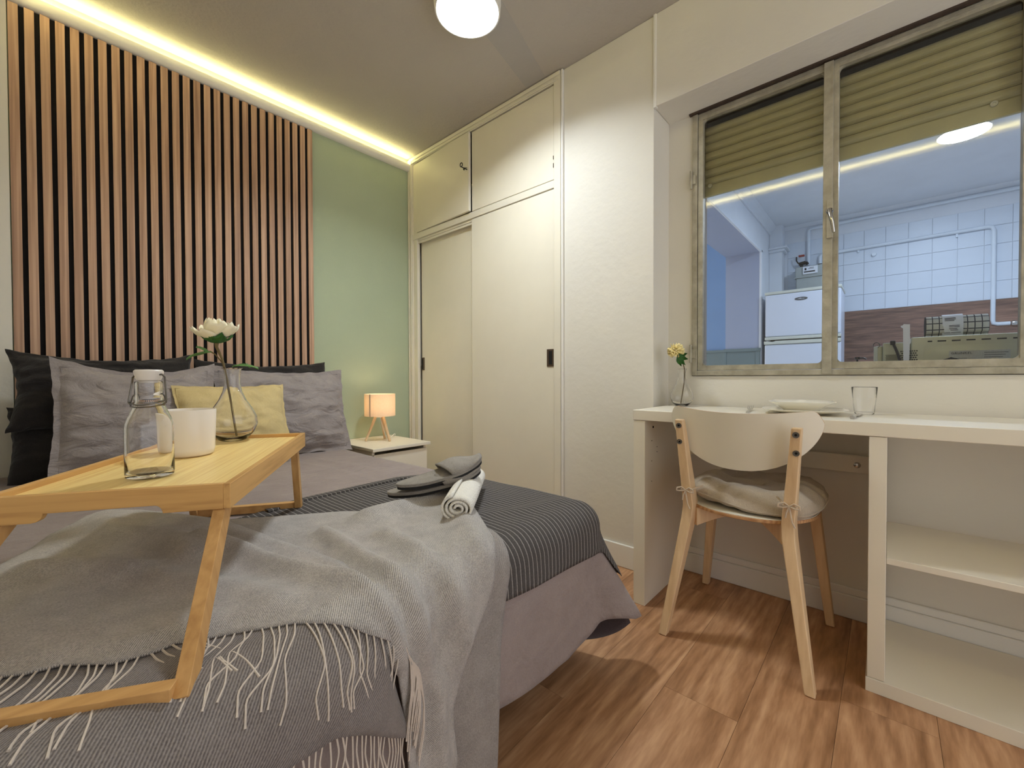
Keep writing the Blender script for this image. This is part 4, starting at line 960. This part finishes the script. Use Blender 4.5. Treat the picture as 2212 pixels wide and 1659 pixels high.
MB().lathe([(0, -.022), (.009, -.022), (.011, -.018), (.011, .0), (0, .0)], (2.427, .149, 1.487), 20, 'y').tube([(2.427, .130, 1.490), (2.430, .118, 1.470), (2.436, .116, 1.440), (2.441, .118, 1.402)], [.008, .0065, .006, .005], 10).build('handle', 'chrome', h_, smooth=True)
for zc in (1.76, .985):
    MB().tube([(X0 - .002, .152, zc - .04), (X0 - .002, .152, zc + .04)], .0055, 10).tube([(X0 - .002, .152, zc - .001), (X0 - .002, .152, zc + .001)], .0062, 10).box((X0 - .001, .153, zc - .02), (X0 + .016, .160, zc + .02)).build('hinge', 'alu', wn_)
# reveal behind the window
struct(MB().box((X0 - .02, .2155, Z0), (X0 + .030, .27, Z1 + .4)).box((X1 - .034, .2155, Z0), (X1 + .02, .27, Z1 + .4)).box((X0, .2155, Z0 - .02), (X1, .27, Z0 + .004)).build('trim_3', mat('reveal_paint', (186, 172, 158), .8, .05, 8, .2, 40)))
# roller shutter (its lower part hangs behind the panes)
rs = thing('roller_shutter', 'olive slatted roller shutter half lowered behind the window panes', 'shutter', (2.43, .245, 1.71))
ZS = 1.702; PS = .0378
mb = MB().box((X0 + .031, .236, ZS - .002), (X1 - .036, .250, ZS + .047)); o = mb.build('bottom_bar', 'shutter', rs, bevel=.002)
for xb in (1.985, 2.835): MB().lathe([(0, .2335), (.004, .2335), (.004, .231), (.0085, .229), (.0095, .2325), (.0085, .236), (0, .236)], (xb, 0, ZS + .043), 24, 'y').build('button', 'shutter_btn', rs, smooth=True)
sl = None
for k in range(7):
    z = ZS + .0485 + k * PS
    prof = [(.2430, 0), (.2430, .0012), (.2380, .0035), (.2335, .008), (.2315, .015), (.2320, .023), (.2345, .0295), (.2385, .0340), (.2430, .0355), (.2440, .0355), (.2440, 0)]
    if sl is None: sl = MB().prism(prof, X0 + .031, X1 - .036, lambda a, b_, h: (h, a, z + b_)).build('slat', 'shutter', rs, bevel=0)
    else: c = sl.copy(); COL.objects.link(c); c.location.z += k * PS
o = MB().box((X0 + .02, .262, 1.72), (X1 - .02, .268, 2.5)).build('gap_shade_sheet', 'oven_dark', rs)  # added near-black sheet, stands for the shade between and above the slats
struct(MB().box((X0 - .02, .216, 2.045), (X1 + .02, .27, 2.5)).build('trim_4', 'alu_dark'))

# ------------------------------------------------------------ kitchen beyond the window
KY = 3.45
kb = struct(MB().box((1.0, KY, 0), (4.6, KY + .1, CE)).build('wall_kitchen_back', 'kwhite'))
struct(MB().box((-.2, .66, CE), (4.6, KY + .6, CE + .1)).box((1.40, .30, CE), (4.6, .66, CE + .1)).build('ceiling_kitchen', 'kwhite'))
struct(MB().box((-.2, .30, -.06), (4.6, KY + .6, -.012)).build('floor_kitchen', 'counter'))
struct(MB().box((1.348, 2.899, 0), (1.66, KY, CE)).box((1.348, .66, 2.11), (1.66, 2.899, CE)).box((1.348, .28, 0), (1.66, .95, 2.11)).build('wall_kitchen_left', 'kwhite', bevel=.002))
struct(MB().box((4.5, .28, 0), (4.6, KY, CE)).build('wall_kitchen_right', 'kwhite'))
struct(MB().box((1.66, .2705, 2.06), (4.6, .30, CE)).box((2.95, .2705, 0), (4.6, .30, 2.06)).build('wall_kitchen_near', 'kwhite'))
# hall beyond the opening
struct(MB().box((-.2, 3.35, 0), (1.348, 3.45, CE)).build('wall_hall', 'kblue'))
struct(MB().box((-.1, 3.335, 0), (1.347, 3.35, 1.16)).box((-.1, 3.325, 1.16), (1.347, 3.35, 1.185)).build('trim_5', 'kgreen'))
struct(MB().box((1.349, 2.885, 0), (1.655, 2.899, 1.135)).build('trim_6', 'kgreen'))
struct(MB().box((1.335, 2.875, 1.135), (1.668, 2.899, 1.165)).box((1.335, 2.880, 0), (1.36, 2.899, 1.135)).box((1.625, 2.880, 0), (1.665, 2.899, 1.135)).build('trim_7', 'kgreen', bevel=.002))
struct(MB().box((1.652, 2.890, 0), (1.672, 2.93, 2.12)).box((1.655, .95, 2.098), (1.672, 2.93, 2.122)).build('trim_8', 'kwhite', bevel=.003))
struct(MB().box((1.3485, 2.893, 1.165), (1.652, 2.899, 2.11)).box((1.349, .96, 2.104), (1.652, 2.893, 2.1099)).build('opening_shade', mat('opening_shade_tone', (160, 168, 190), .7, .02, 4)))  # thin slabs over jamb and soffit, their shade put into a darker colour
# duct with crown moulding, cornice
struct(MB().box((1.661, 3.30, 0), (1.775, KY, 2.45)).build('wall_duct', 'kwhite', bevel=.003))
struct(MB().box((1.66, 3.27, 2.17), (1.80, KY, 2.195)).box((1.66, 3.245, 2.195), (1.825, KY, 2.215)).build('trim_9', 'kwhite', bevel=.004))
cp = [(0, 0), (.012, 0), (.018, .03), (.045, .055), (.06, .075), (.06, .085), (0, .085)]
struct(MB().prism(cp, .30, KY, lambda a, b_, h: (1.661 + a, h, CE - .085 + b_)).build('trim_10', 'kwhite'))
struct(MB().prism([(0, 0), (.008, 0), (.03, .03), (.03, .035), (0, .035)], 1.66, 4.5, lambda a, b_, h: (h, KY - a, CE - .035 + b_)).build('trim_11', 'kwhite'))
# painted tiles on the back wall
tp = .1535; tile = None
for r_ in range(6):
    for c_ in range(12):
        x = 1.80 + .05 + c_ * tp - .045; z = 1.515 + r_ * .152
        if z + .15 > 2.42: continue
        if tile is None: tile = MB().box((x, KY - .006, z), (x + tp - .0025, KY - .0005, z + .1495)).build('tile', 'ktile', kb, bevel=.001, seg=1); tx, tz = x, z
        else:
            o = tile.copy(); COL.objects.link(o); o.location.x += x - tx; o.location.z += z - tz; o.location.y += random.uniform(-.0008, .0008)
sp_ = struct(MB().box((1.78, KY - .018, .9), (4.5, KY - .0065, 1.512)).build('wall_backsplash', 'backsplash'))
# pipes
pp = MB()
yk = KY - .025
pp.tube([(1.985, yk, 2.02), (1.985, yk, 2.36), (1.99, yk, 2.375), (2.01, yk, 2.385), (4.4, yk, 2.39)], .014, 10)
tag(pp.build('ceiling_pipe', 'kpipe', None, smooth=True), 'white painted pipe running under the kitchen ceiling and down to the gas meter', 'pipe')
pp = MB(); pp.tube([(2.08, yk, 2.01), (2.08, yk, 2.085), (2.09, yk, 2.10), (2.12, yk, 2.105), (3.20, yk, 2.115), (3.228, yk, 2.105), (3.236, yk, 2.08), (3.236, yk, 1.345), (3.240, yk, 1.318), (3.265, yk, 1.31), (3.33, yk, 1.31)], .015, 10)
w_ = pp.build('gas_pipe', 'kpipe', None, smooth=True); tag(w_, 'white painted pipe crossing the kitchen tiles and turning down by the wooden backsplash', 'pipe')
for x_ in (2.37, 3.02): MB().lathe([(.015, 0), (.019, 0), (.019, .012), (.015, .012)], (x_, yk, 0), 12, 'x').box((x_, yk, 2.07), (x_ + .012, KY - .006, 2.10)).build('clip', 'kpipe', w_)
MB().lathe([(0, 0), (.018, 0), (.022, .01), (.022, .03), (.012, .034), (.012, .05), (0, .05)], (3.335, yk, 1.31), 16, 'x').build('tap', 'chrome', w_, smooth=True)
o = MB().lathe([(0, KY - .03), (.016, KY - .03), (.02, KY - .006), (0, KY - .006)], (2.49, 0, 2.03), 16, 'y').build('pipe_cap', 'kpipe', None, smooth=True); tag(o, 'small round white plug on the kitchen tiles above the refrigerator', 'plug')
# gas meter
gm = thing('gas_meter', 'grey gas meter with a counter window on the wall above the refrigerator', 'meter', (1.99, 3.36, 1.78))
box('meter_body', (1.895, 3.30, 1.73), (2.115, 3.42, 1.878), 'meter', gm, .012)
box('meter_cover', (1.890, 3.295, 1.880), (2.120, 3.42, 1.985), 'meter', gm, .010)
MB().box((1.882, 3.288, 1.872), (2.125, 3.42, 1.884)).build('flange', 'meter', gm, bevel=.002)
cw = box('counter_window', (1.955, 3.280, 1.902), (2.075, 3.2945, 1.975), 'paper', gm, .003)
MB().box((1.965, 3.2785, 1.918), (2.055, 3.2798, 1.930)).box((1.97, 3.2785, 1.940), (1.985, 3.2798, 1.962)).box((2.0, 3.2785, 1.95), (2.045, 3.2798, 1.954)).box((2.01, 3.2785, 1.96), (2.045, 3.2798, 1.963)).build('counter_digits', 'ink', cw)
MB().lathe([(0, 1.985), (.02, 1.985), (.022, 2.0), (.018, 2.014), (0, 2.014)], (2.08, yk, 0), 16).build('pipe_nut', 'oven_dark', gm, smooth=True)
gv = MB().tube([(1.93, 3.40, 1.985), (1.93, 3.40, 2.02)], .014, 10).tube([(1.905, 3.395, 2.035), (1.965, 3.40, 2.045)], .017, 10).tube([(1.965, 3.41, 2.045), (1.985, yk, 2.03)], .014, 10)
gv.tube([(1.905, 3.39, 2.04), (1.888, 3.385, 2.07), (1.888, 3.385, 2.11)], .006, 8)
o = gv.build('valve', 'sole', gm, smooth=True); MB().box((1.905, 3.38, 2.105), (1.955, 3.40, 2.125)).build('valve_lever', 'red', gm, bevel=.003)
# refrigerator
rf = thing('refrigerator', 'white two-door refrigerator with an oval badge in the kitchen corner', 'refrigerator', (2.0, 3.1, 0))
box('cabinet', (1.712, 2.90, .05), (2.287, 3.28, 1.665), 'fridge', rf, .01)
box('top_cap', (1.706, 2.845, 1.662), (2.292, 3.29, 1.690), 'fridge_trim', rf, .008)
d = box('freezer_door', (1.712, 2.845, 1.262), (2.287, 2.898, 1.660), 'fridge', rf, .012)
mb = MB(); mb.lathe([(0, 0), (.045, 0), (.05, .002), (.05, .004)], (0, 0, 0), 28)
MB().prism([(.050 * math.cos(a), .0145 * math.sin(a)) for a in [2 * PI * k / 28 for k in range(28)]], 2.841, 2.8448, lambda a, b_, h: (1.998 + a, h, 1.598 + b_)).build('badge', 'badge', d, bevel=.001)
MB().box((1.972, 2.8403, 1.596), (2.024, 2.8409, 1.5985)).box((1.985, 2.8403, 1.600), (2.000, 2.8409, 1.603)).build('badge_mark', 'paper', d)
box('door_handle', (1.710, 2.838, 1.232), (2.289, 2.898, 1.260), 'fridge_trim', rf, .006)
MB().box((1.755, 2.85, 1.222), (2.287, 2.89, 1.231)).build('door_gap', 'oven_dark', rf)
MB().prism([(1.704, 1.190), (2.289, 1.190), (2.289, 1.222), (1.80, 1.222), (1.775, 1.214), (1.704, 1.222)], 2.838, 2.898, lambda a, b_, h: (a, h, b_)).build('door_handle', 'fridge_trim', rf, bevel=.004)
box('fridge_door', (1.708, 2.845, .10), (2.289, 2.898, 1.189), 'fridge', rf, .012)
# worktops
o = MB().box((2.32, 2.86, .86), (4.48, KY - .02, .89)).build('worktop', 'counter', bevel=.002); tag(o, 'grey kitchen worktop along the wooden backsplash', 'worktop')
o = MB().box((2.32, 2.90, 0), (4.48, KY - .03, .859)).build('base_cabinet', 'kwhite', bevel=.002); tag(o, 'white kitchen base cabinet under the worktop', 'cabinet')
o = MB().box((2.20, .31, .0), (3.6, .84, .78)).build('sideboard', 'kwhite', bevel=.002); tag(o, 'low white kitchen cabinet carrying the microwave, just behind the window', 'cabinet')
# microwave seen from behind
mw = thing('microwave', 'grey metal microwave turned backwards, just behind the right window pane', 'microwave', (2.85, .6, .781))
MY = .40
body = MB().box((2.655, MY, .781), (3.10, .74, 1.028)).box((2.575, MY + .012, .781), (2.655, .74, 1.012)).box((2.552, MY + .030, .781), (2.575, .72, 1.002)).build('housing', 'oven', mw, bevel=.004)
def pressed(a, b_):
    x = 2.69 + a * .36; z = .79 + b_ * .205; e = min(a * 7, (1 - b_) * 5, (1 - a) * 7, 1); return (x, MY - .0005 - .006 * sm(e), z)
MB().grid(30, 20, pressed).build('back_panel', 'oven', mw, smooth=True)
MB().box((2.548, MY + .025, .79), (2.560, MY + .034, 1.0)).build('edge_strip', 'fridge_trim', mw, bevel=.001)
MB().tube([(2.556 + .010 * math.cos(a), MY + .028, 1.006 + .010 * math.sin(a)) for a in [2 * PI * k / 14 for k in range(15)]], .0014, 5).build('ring', 'steel', mw)
vh = MB()
for i in range(12):
    for j in range(13):
        x = 2.584 + i * .0032 + (j % 2) * .0016; z = .90 + j * .0052
        vh.box((x, MY + .010, z), (x + .0018, MY + .0122, z + .003))
for i in range(8):
    for j in range(11):
        x = 2.628 + i * .0062 + (j % 2) * .0031; z = .895 + j * .0082
        if x > 2.672: continue
        yy = MY + .010 if x < 2.650 else MY - .0012
        vh.lathe([(0, yy), (.0026, yy), (.0026, yy + .002)], (x, 0, z), 6, 'y')
tag(vh.build('vent_holes', 'oven_dark', mw), kind='stuff')
x = 2.700
for w_ in (.012, .022, .022, .022, .022, .022, .012, .012):
    MB().box((x, MY - .0012, 1.008), (x + w_, MY + .001, 1.0125)).build('vent_slot', 'oven_dark', mw); x += w_ + .014
MB().box((2.755, MY - .0072, .905), (2.90, MY - .0066, .972)).build('rating_label', 'label_w', mw)
lm = MB()
for k in range(7): lm.box((2.84, MY - .0078, .963 - k * .008), (2.895 - (k % 3) * .006, MY - .0073, .9645 - k * .008))
for k in range(5): lm.box((2.762, MY - .0078, .945 - k * .007), (2.80 - (k % 2) * .008, MY - .0073, .946 - k * .007))
lm.build('label_print', 'ink', mw)
def lettering(txt, size, loc, parent, m, name='lettering', ext=.0004):
    cu_ = bpy.data.curves.new(name, 'FONT'); cu_.body = txt; cu_.size = size; cu_.extrude = ext; cu_.space_character = 1.15
    ob = bpy.data.objects.new(name, cu_); dg = bpy.context.evaluated_depsgraph_get(); COL.objects.link(ob); dg.update()
    me = bpy.data.meshes.new_from_object(ob.evaluated_get(dg)); COL.objects.unlink(ob); bpy.data.objects.remove(ob)
    me.materials.clear(); me.materials.append(M[m]); me.transform(Matrix.Rotation(PI / 2, 4, 'X'))
    o = bpy.data.objects.new(name, me); COL.objects.link(o); o.parent = parent; o.location = Vector(loc) - world_loc(parent); return o
lettering('GRUNKEL', .0105, (2.760, MY - .0085, .960), mw, 'ink'); lettering('CE', .011, (2.757, MY - .0085, .898), mw, 'ink')
o = MB().box((2.596, MY - .02, 1.002), (2.612, MY + .008, 1.018)).build('plug', 'cable', None, bevel=.003); tag(o, 'black cable plug hanging at the back of the microwave', 'plug')
MB().tube([(2.606, MY - .014, 1.004), (2.616, MY - .018, .975), (2.628, MY - .018, .93), (2.634, MY - .016, .89), (2.636, MY - .014, .80)], .0045, 8).build('cable', 'cable', o, smooth=True)
MB().tube([(2.71, MY - .012, .79), (2.715, MY - .012, .90), (2.735, MY - .012, .935), (2.76, MY - .012, .945), (2.785, MY - .012, .935), (2.81, MY - .012, .905), (2.84, MY - .012, .86), (2.86, MY - .012, .79)], .005, 8).build('power_cable', 'cable', mw, smooth=True)
o = MB().prism([(2.634, .932), (2.650, .932), (2.651, 1.0), (2.6535, 1.006), (2.651, 1.04), (2.651, 1.076), (2.634, 1.078), (2.631, 1.073), (2.626, 1.072), (2.626, 1.067), (2.632, 1.062)], MY - .028, MY - .024, lambda a, b_, h: (a, h, b_)).box((2.6455, MY - .026, .85), (2.651, MY - .022, .918)).build('plastic_strip', 'paper', None)
tag(o, 'white plastic strip standing upright behind the microwave grille', 'strip')
# striped tea towel rolled in a paper band, on the microwave
def tartan():
    m, nt, p = nodes('checked_towel'); tc = nd(nt, 'ShaderNodeTexCoord'); sp2 = nd(nt, 'ShaderNodeSeparateXYZ'); nt.links.new(tc.outputs['UV'], sp2.inputs[0])
    outs = []
    for k, per in ((0, .019), (1, .045)):
        a = nd(nt, 'ShaderNodeMath', operation='MULTIPLY'); a.inputs[1].default_value = 1 / per; nt.links.new(sp2.outputs[k], a.inputs[0])
        f = nd(nt, 'ShaderNodeMath', operation='FRACT'); nt.links.new(a.outputs[0], f.inputs[0])
        g = nd(nt, 'ShaderNodeMath', operation='LESS_THAN'); g.inputs[1].default_value = .16; nt.links.new(f.outputs[0], g.inputs[0]); outs.append(g)
    mx = nd(nt, 'ShaderNodeMath', operation='MAXIMUM'); nt.links.new(outs[0].outputs[0], mx.inputs[0]); nt.links.new(outs[1].outputs[0], mx.inputs[1])
    mc = nd(nt, 'ShaderNodeMix', data_type='RGBA'); mc.inputs[6].default_value = lin((214, 212, 200)); mc.inputs[7].default_value = lin((52, 56, 66)); nt.links.new(mx.outputs[0], mc.inputs[0]); nt.links.new(mc.outputs[2], p.inputs['Base Color'])
    p.inputs['Roughness'].default_value = .9; return m
M['tartan'] = tartan()
tt = thing('rolled_tea_towel', 'rolled checked tea towel in a paper band lying on the microwave', 'towel', (2.77, .56, 1.029))
q0 = Vector((2.700, .585, 1.077)); vs = []; UVt = []; NA, NL = 150, 14; Lr = .172
for i in range(NA + 1):
    a = i / NA * 2 * PI * 3.6; r_ = .008 + .037 * i / NA
    for j in range(NL + 1):
        vs.append((q0.x + Lr * j / NL, q0.y + .02 * j / NL + r_ * math.cos(a) * 1.05, q0.z + r_ * math.sin(a) * .98)); UVt.append((Lr * j / NL, a * r_))
MB().add(vs, [(i * (NL + 1) + j, i * (NL + 1) + j + 1, (i + 1) * (NL + 1) + j + 1, (i + 1) * (NL + 1) + j) for i in range(NA) for j in range(NL)]).build('towel_roll', 'tartan', tt, smooth=True, uvs=UVt, solid=.002)
pb = MB().grid(36, 4, lambda a, b_: (q0.x + .048 + .056 * b_, q0.y + .008 + .0495 * math.cos(2 * PI * a), q0.z + .0470 * math.sin(2 * PI * a))).build('paper_band', 'paper', tt, smooth=True)
lt = MB()
for (x_, z_, w_) in ((.054, .028, .030), (.054, .023, .030), (.054, .018, .026), (.066, -.002, .028), (.066, -.007, .028), (.066, -.014, .022), (.070, -.019, .020), (.052, -.028, .018), (.072, -.028, .026)):
    a = math.asin(z_ / .0470); yy = q0.y + .008 - .0500 * math.cos(a); lt.box((q0.x + x_, yy - .0006, q0.z + z_), (q0.x + x_ + w_, yy + .0006, q0.z + z_ + .0022))
lt.build('band_print', 'ink', tt)
# soap pump
o = MB().lathe([(0, .782), (.028, .782), (.03, .80), (.03, .90), (.012, .925), (.012, .94), (.004, .945), (.004, .962), (.010, .963), (.010, .974), (0, .974)], (2.482, .80, 0), 24).tube([(2.482, .80, .969), (2.505, .795, .969), (2.515, .793, .963)], .0035, 8).build('soap_dispenser', 'cable', None, smooth=True)
tag(o, 'dark soap pump bottle standing behind the window between refrigerator and microwave', 'bottle')
# kitchen ceiling lamp
M['klamp'] = emis('kitchen_lamp_glow', (214, 232, 255), KLAMP)
kl = thing('kitchen_ceiling_lamp', 'round glowing lamp on the kitchen ceiling, seen through the window', 'lamp', (2.94, 2.12, CE))
MB().lathe([(0, CE), (.125, CE), (.127, CE - .02), (.122, CE - .03), (0, CE - .028)], (2.94, 2.12, 0), 40).build('lamp_frame', 'plaster', kl, smooth=True)
MB().lathe([(0, CE - .034), (.10, CE - .034), (.118, CE - .0305), (.118, CE - .0302), (0, CE - .0302)], (2.94, 2.12, 0), 40).build('diffuser', 'klamp', kl, smooth=True)
